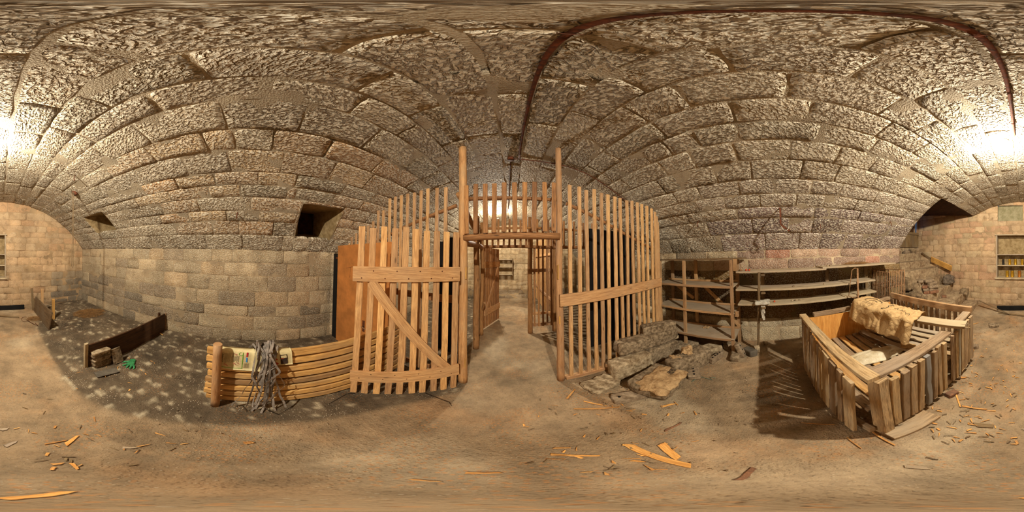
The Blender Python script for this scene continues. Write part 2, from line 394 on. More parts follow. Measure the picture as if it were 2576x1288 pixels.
def rock(mb, c, dims, rot=0.0, tilt=(0, 0), seed=0, n=12, rough=.05, sq=.72, chips=.12):
    "hewn stone: rounded box pushed about by noise"
    M = Matrix.Rotation(rot, 3, 'Z')@Matrix.Rotation(tilt[0], 3, 'X')@Matrix.Rotation(tilt[1], 3, 'Y'); c = Vector(c)
    a, b2, h = [d/2 for d in dims]; mn = min(a, b2, h); idx = {}; base = len(mb.v)
    nx, ny, nz = [max(5, min(26, round(n*d/ (max(dims)+1e-6)))) for d in dims]
    def vid(i, j, k):
        if (i, j, k) in idx: return idx[i, j, k]
        p = Vector([math.copysign(abs(t)**.62, t) for t in (i/nx*2-1, j/ny*2-1, k/nz*2-1)]); s = p.normalized()
        e = 1/sq*9; ln = (abs(p.x)**e+abs(p.y)**e+abs(p.z)**e)**(1/e); q = p/ln*1.0
        q = Vector((q.x*a, q.y*b2, q.z*h))
        nn = noise.noise(Vector((q.x*3/ (mn*8), q.y*3/(mn*8), q.z*3/(mn*8)))+Vector((seed*3.1, 0, 0)))
        n2 = noise.noise(q*22+Vector((0, seed*1.7, 0))); n3 = noise.noise(q*9+Vector((0, 0, seed*2.3))); n4 = noise.noise(q*48+Vector((seed, 0, 0)))
        q = q*(1+rough*1.6*nn)+s*mn*(rough*1.3*n2+chips*min(0, n3+.12)*2+min(.25, .004/mn)*n4)
        idx[i, j, k] = len(mb.v); mb.v.append(tuple(c+M@q)); return idx[i, j, k]
    def quad(l):
        ids = [vid(*x) for x in l]; mb.face(ids, [(mb.v[i][0]+mb.v[i][2]*.3, mb.v[i][1]+mb.v[i][2]*.7) for i in ids])
    for i in range(nx):
        for j in range(ny):
            quad([(i, j, nz), (i+1, j, nz), (i+1, j+1, nz), (i, j+1, nz)]); quad([(i, j, 0), (i, j+1, 0), (i+1, j+1, 0), (i+1, j, 0)])
        for k in range(nz):
            quad([(i, 0, k), (i+1, 0, k), (i+1, 0, k+1), (i, 0, k+1)]); quad([(i, ny, k), (i, ny, k+1), (i+1, ny, k+1), (i+1, ny, k)])
    for j in range(ny):
        for k in range(nz):
            quad([(0, j, k), (0, j, k+1), (0, j+1, k+1), (0, j+1, k)]); quad([(nx, j, k), (nx, j+1, k), (nx, j+1, k+1), (nx, j, k+1)])
# ---------------------------------------------------------------- materials
def wood(name, light, dark, rough=.72, grain=1.0, var=.22, grey=None, greyamt=.0, bumpd=.0022):
    q = N(name); uv = q.node('ShaderNodeTexCoord').outputs['UV']; rn = q.node('ShaderNodeObjectInfo').outputs['Random']
    off = q.node('ShaderNodeCombineXYZ', {0: q.math('MULTIPLY', rn, 37.0), 1: q.math('MULTIPLY', rn, 11.0), 2: q.math('MULTIPLY', rn, 23.0)}).outputs[0]
    p = q.node('ShaderNodeVectorMath', {0: uv, 1: off}, operation='ADD').outputs[0]
    st = q.mapping(p, (1.6*grain, 26*grain, 1))
    g1 = q.noise(st, 1.6, 4, .6, 1.2); g2 = q.noise(q.mapping(p, (9, 210, 1)), 1.0, 3, .75)
    blot = q.noise(q.mapping(p, (3, 6, 1)), 1.0, 4, .6)
    kn = q.vor(q.mapping(p, (3.2, 12, 1)), 1.0); knot = q.rng(kn, .05, .12, 1, 0)
    f = q.math('MULTIPLY_ADD', g2, .62, q.math('MULTIPLY', g1, .50))
    c = q.ramp(f, [(.40, lin(dark)), (.53, lin(tuple((a+b)/2 for a, b in zip(light, dark)))), (.66, lin(light))])
    if grey: c = q.mix(q.rng(blot, .42, .68, 0, greyamt), c, lin(grey))
    c = q.mix(q.math('MULTIPLY', knot, .65), c, lin(tuple(v*.45 for v in dark)))
    v = q.rng(rn, 0, 1, 1-var, 1+var)
    c = q.mix(1.0, c, q.node('ShaderNodeCombineXYZ', {0: v, 1: v, 2: q.math('MULTIPLY', v, q.rng(rn, 0, 1, 1.08, .9))}).outputs[0], 'MULTIPLY')
    c = q.mix(q.rng(blot, .30, .42, .35, 0), c, lin(tuple(v*.6 for v in dark)))
    return q.fin(c, rough, q.bump(f, bumpd, .9))
def plain(name, col, rough=.7, metal=0.0, var=.25, scale=18, bumpd=.002, col2=None, detail=4):
    q = N(name); ob = q.node('ShaderNodeTexCoord').outputs['Object']
    n = q.noise(ob, scale, detail, .65); n2 = q.noise(ob, scale*.22, 3, .6)
    c2 = col2 or tuple(v*(1-var) for v in col)
    c = q.mix(q.rng(q.math('ADD', q.math('MULTIPLY', n, .7), q.math('MULTIPLY', n2, .3)), .38, .60), lin(col), lin(c2))
    hb = n if bumpd < .006 else q.math('MULTIPLY_ADD', q.noise(ob, scale*3.7, 3, .7), .6, n)
    return q.fin(c, rough, q.bump(hb, bumpd, .9), metal)
W_FENCE = wood('fence_wood', (220,174,120), (156,110,68), grey=(176,146,112), greyamt=.4)
W_GATE = wood('gate_wood', (226,176,118), (166,116,70), grey=(174,146,112), greyamt=.3)
W_HEAD = wood('header_wood', (176,126,80), (116,76,44))
W_POST = wood('post_wood', (204,156,108), (150,102,62), grey=(160,134,106), greyamt=.55, grain=.7)
W_DARKPOST = wood('rear_post_wood', (172,126,80), (112,74,42), grain=.7)
W_LOW = wood('lattice_wood', (226,180,112), (172,118,62), grey=(150,124,96), greyamt=.6, var=.28)
W_CRATE = wood('crate_wood', (192,160,120), (114,88,60), grey=(172,152,124), greyamt=.75, var=.25, bumpd=.004)
W_SHELF = wood('shelf_wood', (196,154,108), (136,100,64), grey=(168,144,114), greyamt=.5)
W_DUST = wood('dusty_board', (186,164,134), (146,124,96), grey=(170,154,130), greyamt=.8, var=.1)
W_BOARD = wood('old_board', (136,110,76), (84,62,38), grey=(124,108,84), greyamt=.7)
W_DARK = wood('dark_board', (86,56,30), (44,26,14), rough=.55)
W_PLY = wood('plywood', (224,164,88), (186,120,54), grain=.5)
W_PALE = wood('pale_plank', (212,164,92), (170,118,56), grain=.6)
W_CHIP = wood('wood_chip', (222,168,98), (176,110,48), var=.3)
P_DOOR = plain('orange_hardboard', (196,124,62), .6, var=.16, scale=5, bumpd=.0006)
P_BLACK = plain('black_tarboard', (20,17,15), .8, var=.3)
P_RUST = plain('rusty_iron', (112,58,30), .75, col2=(66,38,24), scale=40, bumpd=.003)
P_IRON = plain('brown_iron', (168,128,88), .7, metal=.0, col2=(116,82,54), scale=30)
P_STONE = plain('rough_block_stone', (172,150,120), .9, col2=(98,80,58), scale=26, bumpd=.012)
P_STONEL = plain('pale_block_stone', (196,174,140), .9, col2=(120,98,70), scale=20, bumpd=.012)
P_STEP = plain('step_stone', (192,168,132), .9, col2=(138,112,84), scale=13, bumpd=.022)
P_RUBBLE = plain('rubble_stone', (160,136,104), .92, col2=(98,78,56), scale=14, bumpd=.03)
P_BRICK = plain('old_brick', (150,104,74), .9, col2=(112,82,62), scale=24, bumpd=.008)
P_BRICKG = plain('grey_brick', (166,144,116), .9, col2=(120,100,78), scale=26, bumpd=.006)
P_PLASTER = plain('grey_plaster', (160,148,116), .9, col2=(128,118,84), scale=9, bumpd=.006)
P_REVEAL = plain('niche_stone', (164,140,100), .9, col2=(128,104,68), scale=12, bumpd=.012)
P_DARKSTONE = plain('dark_stone', (70,40,22), .95, col2=(38,20,12), scale=12, bumpd=.012)  # dark brown stone tone for the niche backs and the stairwell roof
P_STRAP = plain('grey_strap', (166,152,138), .5, var=.3, scale=20)
P_GLOVE = plain('green_rubber', (70,150,92), .6, col2=(42,106,60), scale=45, bumpd=.004)
P_SLATE = plain('grey_slate', (108,98,84), .8, var=.25, scale=12)
P_GOLD = plain('gold_tin', (206,158,48), .35, metal=.6, var=.15, scale=8, bumpd=.0003)
P_COPPER = plain('copper_tin', (196,124,54), .4, metal=.5, var=.15, scale=8, bumpd=.0003)
P_TINTOP = plain('tin_lid', (120,110,96), .45, metal=.7)
P_JAR = plain('dark_glass_jar', (46,42,36), .2, var=.2)
P_ROPE = plain('hemp_rope', (132,108,78), .9, var=.3, scale=120, bumpd=.002)
P_CLOTH = plain('white_rag', (206,196,176), .9, var=.2, scale=30)
P_RED = plain('red_plastic', (206,84,48), .5, var=.1)
P_HAY = plain('hay', (170,128,78), .9, col2=(122,86,48), scale=60)
P_PLASTIC = plain('cream_plastic', (222,208,178), .4, col2=(186,166,130), scale=7, bumpd=.012)
P_INK = plain('dark_ink', (52,46,42), .8)
P_BLUE = plain('blue_board', (70,120,200), .6)
def paper(name, col, dark, rough=.85, bumpd=.02, scale=9):
    q = N(name); ob = q.node('ShaderNodeTexCoord').outputs['Object']
    cr = q.vor(ob, scale, feature='DISTANCE_TO_EDGE', Randomness=1.0); n = q.noise(ob, scale*1.4, 5, .6, 1.5)
    c = q.mix(q.rng(n, .3, .7), lin(col), lin(dark))
    return q.fin(c, rough, q.bump(q.math('ADD', q.math('MULTIPLY', q.rng(cr, 0, .3), .4), n), bumpd, .8))
P_SACK = paper('brown_paper', (206,172,122), (176,140,92))
P_KRAFT = paper('torn_paper', (200,166,120), (146,112,74))
P_NEWS = paper('newsprint', (226,208,156), (204,184,134), bumpd=.002)
P_NEWSD = paper('printed_page', (70,54,46), (40,30,26), bumpd=.002)
P_GREEN = plain('green_print', (96,176,40), .7, var=.1); P_PRED = plain('red_print', (196,50,56), .7, var=.1); P_PBLUE = plain('blue_print', (64,142,214), .7, var=.1)
P_TEXT = plain('grey_print', (120,104,84), .8, var=.1); P_PINK = plain('pink_print', (206,120,104), .8, var=.2)

# ---------------------------------------------------------------- floor
def poly_in(x, y, P):
    c = False; j = len(P)-1
    for i in range(len(P)):
        if (P[i][1] > y) != (P[j][1] > y) and x < (P[j][0]-P[i][0])*(y-P[i][1])/(P[j][1]-P[i][1])+P[i][0]: c = not c
        j = i
    return c
def pdist(x, y, P):
    best = 9
    for i in range(len(P)):
        ax, ay = P[i]; bx, by = P[(i+1) % len(P)]; dx, dy = bx-ax, by-ay
        t = max(0, min(1, ((x-ax)*dx+(y-ay)*dy)/(dx*dx+dy*dy+1e-9))); best = min(best, math.hypot(x-ax-t*dx, y-ay-t*dy))
    return best if poly_in(x, y, P) else -best
DIRT = [tuple(F(*p)[:2]) for p in ((100,772),(95,830),(125,890),(165,960),(230,1010),(330,1045),(450,1062),(600,1072),(750,1062),(900,1043),(1000,1018),(1100,1000),(1160,985))]
DIRT += [(-.55, 1.9), (-.75, 3.2), (-1.1, 6.8), (-3.0, 6.8), (-3.0, -4.8), (-2.2, -4.8)]
fx = np.arange(-3.0, 4.0, .035); fy = np.arange(-4.85, 6.9, .035)
vs = []; cols = []; nx_, ny_ = len(fx), len(fy)
cA, cD = np.array(lin((146,124,96))[:3]), np.array(lin((98,84,66))[:3])
cO, cL, cW = np.array(lin((168,126,84))[:3]), np.array(lin((190,172,142))[:3]), np.array(lin((222,208,176))[:3])
for x in fx:
    for y in fy:
        n1 = noise.noise(Vector((x*1.1, y*1.1, 0))); n2 = noise.noise(Vector((x*4.2, y*4.2, 4))); n3 = noise.noise(Vector((x*13, y*13, 8)))
        d = pdist(x, y, DIRT) if x < .6 else -2
        d = d+.04*n2+.015*n3; m = min(1, max(0, d/.05+.5))
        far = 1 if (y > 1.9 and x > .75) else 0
        z = .004*n2+.004*n1+.002*n3+m*(.006+.012*n2+.005*n3)
        c = cA*(1+.34*n1+.26*n2+.12*n3)
        k = min(1, max(0, (noise.noise(Vector((x*1.6+5, y*1.6, 2)))-.10)*3)); c = c*(1-.4*k)+cL*.4*k
        o = min(1, max(0, (noise.noise(Vector((x*2.3+9, y*2.3, 6)))+.35*n3-.18)*3)); o *= .5 if y < 0 and x > 0 else .3; c = c*(1-o)+cO*o
        dc = cD*(1+.35*n1+.5*n2+.2*n3)
        w = min(1, max(0, (n2*.45+n3*1.1-.34)*4)); dc = dc*(1-.5*w)+cW*.5*w
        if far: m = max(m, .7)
        c = c*(1-m)+dc*m
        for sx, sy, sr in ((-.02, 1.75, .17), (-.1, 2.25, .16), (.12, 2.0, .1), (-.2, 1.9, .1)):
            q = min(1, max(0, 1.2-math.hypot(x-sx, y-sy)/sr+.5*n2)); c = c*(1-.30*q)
        vs.append((x, y, z)); cols.append((c[0], c[1], c[2], m))
fs = [(i*ny_+j, (i+1)*ny_+j, (i+1)*ny_+j+1, i*ny_+j+1) for i in range(nx_-1) for j in range(ny_-1)]
me = bpy.data.meshes.new('floor'); me.from_pydata(vs, [], fs); me.update()
at = me.color_attributes.new('Col', 'FLOAT_COLOR', 'POINT'); at.data.foreach_set('color', np.array(cols, dtype=np.float32).ravel())
me.polygons.foreach_set('use_smooth', [True]*len(me.polygons))
q = N('earth_floor'); ob = q.node('ShaderNodeTexCoord').outputs['Object']; ca = q.node('ShaderNodeAttribute', attribute_name='Col'); m = ca.outputs['Alpha']
N2 = dict(noise_dimensions='2D'); V2 = dict(voronoi_dimensions='2D')
f1 = q.node('ShaderNodeTexNoise', {'Vector': ob, 'Scale': 30, 'Detail': 3, 'Roughness': .7}, **N2).outputs['Fac']; f2 = q.node('ShaderNodeTexNoise', {'Vector': ob, 'Scale': 7, 'Detail': 3.5, 'Roughness': .65}, **N2).outputs['Fac']; sp = q.node('ShaderNodeTexVoronoi', {'Vector': ob, 'Scale': 46}, **V2).outputs['Distance']; sp2 = q.node('ShaderNodeTexNoise', {'Vector': ob, 'Scale': 3.5, 'Detail': 1}, **N2).outputs['Fac']
c = q.mix(q.rng(f2, .3, .7), q.mix(1.0, ca.outputs['Color'], (.82,.80,.78,1), 'MULTIPLY'), q.mix(1.0, ca.outputs['Color'], (1.16,1.14,1.1,1), 'MULTIPLY'))
c = q.mix(q.rng(f1, .5, .75, 0, .4), c, q.mix(1.0, c, (.6,.55,.5,1), 'MULTIPLY'))
spc = q.node('ShaderNodeSeparateColor', {0: q.node('ShaderNodeTexVoronoi', {'Vector': ob, 'Scale': 46}, **V2).outputs['Color']}).outputs[0]
fleck = q.math('MULTIPLY', q.math('MULTIPLY', q.math('LESS_THAN', sp, q.math('MULTIPLY', spc, .17)), q.math('GREATER_THAN', spc, .62)), q.rng(sp2, .42, .58))
c = q.mix(q.math('MULTIPLY', fleck, q.rng(m, 0, 1, .22, .85)), c, lin((226,212,184)))
spo = q.node('ShaderNodeTexVoronoi', {'Vector': q.mapping(ob, (1, 1, 1), (3.3, 1.2, 0)), 'Scale': 30}, **V2).outputs['Distance']; spm = q.node('ShaderNodeTexNoise', {'Vector': q.mapping(ob, (1, 1, 1), (7, 3, 0)), 'Scale': 2.2, 'Detail': 2}, **N2).outputs['Fac']
c = q.mix(q.math('MULTIPLY', q.math('MULTIPLY', q.rng(spo, .12, .28, 1, 0), q.rng(spm, .5, .62)), q.rng(m, 0, 1, .45, .2)), c, lin((186,124,66)))
h = q.math('MULTIPLY_ADD', q.rng(sp, 0, .3, 1, 0), .35, q.math('ADD', f1, q.math('MULTIPLY', f2, 1.4)))
me.materials.append(q.fin(c, .88, q.bump(h, .010, .9)))
fl = bpy.data.objects.new('floor', me); C.objects.link(fl); fl['kind'] = 'structure'

# ---------------------------------------------------------------- niches in the left vault, recesses, stair well
def quadgrid(mb, a, b, c, d, n=8, m=8, amp=.006, sd=0):
    a, b, c, d = map(Vector, (a, b, c, d)); base = len(mb.v)
    nn = (b-a).cross(d-a).normalized()
    for i in range(n+1):
        for j in range(m+1):
            p = (a*(1-i/n)+b*(i/n))*(1-j/m)+(d*(1-i/n)+c*(i/n))*(j/m)
            e = 0 if (i in (0, n) or j in (0, m)) else 1
            mb.v.append(tuple(p+nn*(amp*e*noise.noise(p*6+Vector((sd, 0, 0))))))
    for i in range(n):
        for j in range(m):
            k = base+i*(m+1)+j; mb.face((k, k+m+1, k+m+2, k+1), [(i*.05, j*.05)]*4)
def struct(o): o['kind'] = 'structure'; return o
def niche(h, inner, name, dark):
    y0, y1, s0, s1 = h; mb = MB()
    e = .012
    o = [Vector(vault(s1+e, y0-e, -.002)), Vector(vault(s1+e, y1+e, -.002)), Vector(vault(s0-e, y1+e, -.002)), Vector(vault(s0-e, y0-e, -.002))]
    mb.cur = 0
    for k in range(4):
        quadgrid(mb, o[k], o[(k+1) % 4], inner[(k+1) % 4], inner[k], sd=k)
    mb.cur = 1; quadgrid(mb, *inner, sd=9)
    return struct(mb.build(name, [P_REVEAL, dark], smooth=True))
niche(HOLE_N1, [Vector((-3.10,.80,2.50)), Vector((-3.10,1.12,2.50)), Vector((-3.10,1.12,2.06)), Vector((-3.10,.80,2.06))], 'wall_left_niche', P_DARKSTONE)
niche(HOLE_N2, [Vector((-2.78,-3.2,2.62)), Vector((-2.78,-2.85,2.62)), Vector((-2.9,-2.9,2.24)), Vector((-2.9,-3.2,2.24))], 'wall_left_rear_niche', P_DARKSTONE)
# recessed cupboard hole and blind slab in the back wall
mb = MB(); x0, x1, z0, z1 = HB1; yb = YB-.24; yf = YB+.004
for a, b in (((x0, z0), (x1, z0)), ((x1, z0), (x1, z1)), ((x1, z1), (x0, z1)), ((x0, z1), (x0, z0))):
    quadgrid(mb, (a[0], yf, a[1]), (b[0], yf, b[1]), (b[0], yb, b[1]), (a[0], yb, a[1]))
quadgrid(mb, (x0, yb, z0), (x1, yb, z0), (x1, yb, z1), (x0, yb, z1), 10, 12)
struct(mb.build('wall_back_recess', P_REVEAL, smooth=False))
mb = MB(); x0, x1, z0, z1 = HB2; yb = YB-.07
for a, b in (((x0, z0), (x1, z0)), ((x1, z0), (x1, z1)), ((x0, z1), (x0, z0))):
    quadgrid(mb, (a[0], yf, a[1]), (b[0], yf, b[1]), (b[0], yb, b[1]), (a[0], yb, a[1]))
quadgrid(mb, (x0, yb, z0), (x1, yb, z0), (x1, yb, z1+.1), (x0, yb, z1+.1), 10, 8)
quadgrid(mb, (x0, YB-.02, z1-.02), (x1, YB-.02, z1-.02), (x1, YB-.08, z1-.02), (x0, YB-.08, z1-.02), 4, 4)
struct(mb.build('wall_back_blind_panel', P_PLASTER))
# stair well: side wall y=-2.8 (x 2.6..3.75), end wall behind the hatch, roof
XE = 3.75; mb = MB()
ed = [Vector(vault(s, -2.80)) for s in np.linspace(1.66, SMAX, 8)]
top = 2.86
for a, b in zip(ed, ed[1:]):
    quadgrid(mb, a, b, (b.x, -2.8, top) if 0 else (b.x+0, -2.8, top), (a.x, -2.8, top), 2, 4, .0)
quadgrid(mb, (ed[-1].x, -2.8, 0), (XE, -2.8, 0), (XE, -2.8, top), (ed[-1].x, -2.8, top), 10, 16, .02)
struct(mb.build('wall_stairwell_side', P_RUBBLE, smooth=True))
mb = MB(); quadgrid(mb, (XE, -2.8, 0), (XE, -4.75, 0), (XE, -4.75, 1.85), (XE, -2.8, 1.85), 12, 12, .02)
quadgrid(mb, (XE, -2.8, 1.85), (XE, -3.2, 1.85), (XE, -3.2, top+.2), (XE, -2.8, top+.2), 3, 8, .01)
struct(mb.build('wall_stairwell_end', P_RUBBLE, smooth=True))
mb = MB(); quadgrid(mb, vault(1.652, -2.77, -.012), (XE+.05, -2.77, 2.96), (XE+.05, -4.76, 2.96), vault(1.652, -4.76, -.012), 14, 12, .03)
struct(mb.build('ceiling_stairwell', P_DARKSTONE, smooth=True))  # dark stone colour paints in the shade of the unlit soffit
# ---------------------------------------------------------------- lamps
def point(name, loc, e, col=(1, .945, .81), r=.035):
    l = bpy.data.lights.new(name, 'POINT'); l.energy = e; l.color = col; l.shadow_soft_size = r; l.use_nodes = True
    t = l.node_tree; em = [n for n in t.nodes if n.type == 'EMISSION'][0]; lf = t.nodes.new('ShaderNodeLightFalloff'); lf.inputs['Strength'].default_value = 1.0; lf.inputs['Smooth'].default_value = 0
    em.inputs['Color'].default_value = (1, 1, 1, 1)
    ma = t.nodes.new('ShaderNodeMath'); ma.operation = 'MULTIPLY_ADD'; t.links.new(lf.outputs['Quadratic'], ma.inputs[0]); ma.inputs[1].default_value = 1.1; t.links.new(lf.outputs['Linear'], ma.inputs[2]); t.links.new(ma.outputs[0], em.inputs['Strength'])
    o = bpy.data.objects.new(name, l); C.objects.link(o); o.location = loc; return o
FALL = 'Linear'
LAMP1 = Vector((.21, -1.80, 2.87)); LAMP2 = Vector((-.43, 4.6, 2.86))
point('lamp_light', LAMP1, 82); point('lamp_light', LAMP2, 58)
def lampfix(p, label, cat='lamp'):
    ce = vault(0 if abs(p.x) < .05 else R*math.asin(p.x/R), p.y)
    e = empty('ceiling_lamp', (p.x, p.y, ce[2])); tag(e, label, cat, 'bare bulb ceiling lamps')
    mb = MB(); lathe(mb, [(.045, -.004), (.05, -.02), (.05, -.045), (.03, -.06), (.022, -.075), (.022, -.105), (.018, -.11)], 16, (p.x, p.y, ce[2]+.02)); mb.build('lamp_socket', P_CLOTH, e, True)
    return e
lampfix(LAMP1, 'glaring bare bulb lamp on the vault above the back of the room'); lampfix(LAMP2, 'glaring bare bulb lamp on the vault beyond the slatted fence')
# daylight through the hatch slot
wd = bpy.data.worlds.new('world'); bpy.context.scene.world = wd; wd.use_nodes = True
wd.node_tree.nodes['Background'].inputs[0].default_value = (.12, .32, .9, 1); wd.node_tree.nodes['Background'].inputs[1].default_value = 1.3
sc = bpy.context.scene
sc.view_settings.view_transform = 'Standard'; sc.view_settings.look = 'None'; sc.view_settings.gamma = 1; sc.view_settings.use_curve_mapping = False
sc.view_settings.exposure = 0.27
sc.render.engine = 'CYCLES'; sc.cycles.use_denoising = True; sc.cycles.use_light_tree = False; sc.cycles.max_bounces = 6; sc.cycles.diffuse_bounces = 5; sc.cycles.glossy_bounces = 3
sc.cycles.use_adaptive_sampling = True; sc.cycles.adaptive_threshold = .05; sc.cycles.adaptive_min_samples = 12; sc.cycles.sample_clamp_indirect = 6
# ================================================================= THINGS
V = Vector
def thing(name, label, cat, loc, group=None): return tag(empty(name, loc), label, cat, group)
def solo(mb, name, mat, label, cat, group=None, smooth=False):
    return tag(mb.build(name, mat, None, smooth), label, cat, group)
def pl(parent, name, mat, p0, p1, w, t, wd, **k):
    mb = MB(); plank(mb, p0, p1, w, t, wd, **k); return mb.build(name, mat, parent)
def gz(x, y): return .004
# ---- posts of the front fence
def hpx(px, py, D):   # height of a sight line at horizontal distance D
    d = ray(px, py); return EYE+d.z/math.hypot(d.x, d.y)*D
for nm, b, tx, r0, r1, pegs, lab in (('round_post', V((-.505, 1.66, 0)), -.53, .051, .043, ((1172, 672, 702), (1170, 903, 923)), 'thick peeled log post left of the gateway, hinge side of the gate'),
                               ('round_post', V((.512, 1.70, 0)), .505, .042, .033, ((1404, 666, 702), (1408, 795, 815)), 'slimmer peeled log post right of the gateway')):
    e = thing(nm, lab, 'post', b)
    mb = MB(); pole(mb, b, V((tx, b.y, vault(R*math.asin(tx/R), b.y)[2]-.004)), r0, r1, n=18, bend=.012, rough=.03); mb.build('shaft', W_POST, e, True)
    for px, ya, yb in pegs:
        D = math.hypot(b.x, b.y)-r0; d = ray(px, (ya+yb)/2); d = V((d.x, d.y, 0)).normalized()*(D+.002)
        pl(e, 'peg', W_PALE, (d.x, d.y, hpx(px, yb, D)), (d.x, d.y, hpx(px, ya, D)), .017, .02, (d.y, -d.x, 0), seg=2)
# ---- slatted panel above the gateway
e = thing('slatted_transom', 'slatted wooden panel above the gateway between the two log posts', 'fence panel', (0, 1.62, 1.83))
tops = [467,464,463,462,460,459.5,459,458,459,460]; bots = [588,587,586,585,583,583,583,582,582,581]
for px, a, b in zip((1173,1196.8,1220.4,1243.7,1268.6,1294.4,1320,1345,1370,1393.5), tops, bots):
    p1 = Y(px, a, 1.60); p0 = Y(px, b, 1.595); p0.x += rnd.gauss(0, .004)
    pl(e, 'slat', W_HEAD, p0, p1, .048, .018, (1, 0, 0))
mb = MB(); pole(mb, V((-.50, 1.64, 1.835)), V((.50, 1.66, 1.855)), .036, .036, bend=.02, rough=.05); mb.build('lintel_log', W_HEAD, e, True)
mb = MB(); pole(mb, V((-.475, 1.655, 2.275)), V((.475, 1.685, 2.275)), .022, .020, bend=.02); mb.build('upper_rail', W_HEAD, e, True)
# ---- right fence
e = thing('slatted_fence', 'tall slatted wooden fence right of the gateway with a broad mid rail', 'fence', (1.3, 1.70, 0))
xs = (138,220,303,381,453,520,587,645,708,765,821,867,912,962,990,1015); ty = (466,470,479,476.5,486,490,495,499,504,506,510,514,518,525,533,545)
for u, t in zip(xs, ty):
    px = 1400+u/4.025; p1 = Y(px, t, 1.68); p0 = V((p1.x+rnd.gauss(0, .006), 1.68, .055)); p1.x += rnd.gauss(0, .006)
    pl(e, 'slat', W_FENCE, p0, p1, .044, .026, (1, 0, 0), jit=.0016)
pl(e, 'mid_rail', W_GATE, (.49, 1.64, 1.165), (2.12, 1.64, 1.215), .135, .026, (0, 0, 1))
mb = MB(); plank(mb, (.56, 1.67, .04), (2.15, 1.69, .04), .05, .03, (0, 0, 1)); mb.build('bottom_rail', W_POST, e)
mb = MB(); plank(mb, (.56, 1.73, .012), (2.15, 1.75, .012), .09, .02, (0, 1, 0)); mb.build('sill_board', W_POST, e)
mb = MB(); pole(mb, Y(1423, 512, 1.715), V((2.0, 1.72, 1.76)), .022, .018, bend=.02); mb.build('sloping_rail', W_HEAD, e, True)
for px in (1655,): pl(e, 'slat', W_FENCE, (2.16, 1.70, .05), (2.13, 1.70, 2.22), .05, .026, (1, 0, 0))
# ---- left fence, behind the open gate
e = thing('slatted_fence', 'slatted wooden fence left of the gateway, half hidden by the open gate', 'fence', (-1.5, 1.70, 0))
for px, t in ((1122,472),(1100,474),(1077,475),(1060,480),(1043,485),(1026,488),(1010,492),(995,495),(981,500),(965,530),(952,530),(939,557),(926,568),(912,578),(896,587),(885,592),(878,597)):
    p1 = Y(px, t, 1.69); pl(e, 'slat', W_FENCE, (p1.x+rnd.gauss(0, .008), 1.69, .05), p1, .042, .024, (1, 0, 0), jit=.0016)
mb = MB(); pole(mb, Y(1149, 517, 1.725), V((-2.2, 1.73, 1.80)), .024, .018, bend=.02); mb.build('sloping_rail', W_HEAD, e, True)
pl(e, 'mid_rail', W_HEAD, (-.54, 1.72, 1.15), (-2.5, 1.72, 1.15), .09, .024, (0, 0, 1)); pl(e, 'bottom_rail', W_HEAD, (-.54, 1.72, .1), (-2.5, 1.72, .1), .07, .024, (0, 0, 1))
# ---- open gate leaf
H0, E0 = V((-.53, 1.50, 0)), V((-1.195, .855, 0)); gd = (E0-H0).normalized(); gn = V((.69, -.72, 0)).normalized()
def onGate(px):
    d = ray(px, 640); # intersection in plan
    a = H0; t = (a.x*d.y-a.y*d.x)/(gd.y*d.x-gd.x*d.y); return t
e = thing('slatted_gate', 'slatted wooden gate standing open towards the room, with diagonal brace', 'gate', H0)
UPZ = V((0, 0, 1))
for k, (px, tpx) in enumerate(zip((898.5,926,955,983.5,1011.5,1042,1068,1095,1119.6,1144), (910,938,966,994,1021,1046,1073,1099,1123,1147))):
    a = H0+gd*onGate(px); b = H0+gd*onGate(tpx); zt = 1.885-.003*k+rnd.gauss(0, .006)
    pl(e, 'slat', W_GATE, a+UPZ*.035, b+UPZ*zt, .058, .024, gd, jit=.0016)
g0 = -.02; g1 = (E0-H0).length+.03
def nails(mb, pts):
    for p in pts: lathe(mb, [(.006, 0), (.0055, .0015), (.0, .002)], 8, p, Matrix([gd, UPZ.cross(gn)*0+UPZ, gn]).transposed())
for nm, za, zb, w in (('top_rail', 1.465, 1.465, .135), ('bottom_rail', .355, .335, .16)):
    r = pl(e, nm, W_GATE, H0+gd*g0+gn*.026+UPZ*za, H0+gd*g1+gn*.026+UPZ*zb, w, .026, UPZ)
    for i in range(9): mb = MB(); nails(mb, [H0+gd*(g0+.08+i*(g1-g0-.16)/8)+gn*.040+UPZ*(za+(.03 if i % 2 else -.035))]); o = mb.build('nail', P_RUST); o.parent = r
tl, tr = .80, .09
b0 = H0+gd*tr+gn*.026+UPZ*.40; b1 = H0+gd*tl+gn*.026+UPZ*1.41
pl(e, 'brace', W_GATE, b0, b1, .092, .024, gd, ends=(.6, -.6))
# ---- orange door panel with lever, and the black board beside it
d0, d1 = V((-2.56, 1.42, .01)), V((-1.37, 1.535, .01)); dd = (d1-d0).normalized(); dn = V((dd.y, -dd.x, 0))
e = thing('door_panel', 'orange brown hardboard door panel standing behind the open gate', 'door', d0)
mb = MB(); plank(mb, (d0+d1)/2+UPZ*.0, (d0+d1)/2+UPZ*1.81, (d1-d0).length, .035, dd, seg=3, jit=0); mb.build('leaf', P_DOOR, e)
hp = d0+dd*((Y(912, 820, 1.45)-d0).dot(dd))+UPZ*(Y(912, 820, 1.45).z); hp = V((hp.x, hp.y, Y(912, 822, 1.45).z))
lk = pl(e, 'lock_plate', P_RUST, hp+dn*.021+UPZ*-.09, hp+dn*.021+UPZ*.10, .05, .004, dd, seg=2, jit=0)
mb = MB(); tube(mb, [hp+dn*.02, hp+dn*.055, hp+dn*.06+dd*.015, hp+dn*.062+dd*.12-UPZ*.012], .009, 10); mb.build('lever_handle', P_IRON, e, True)
mb = MB()
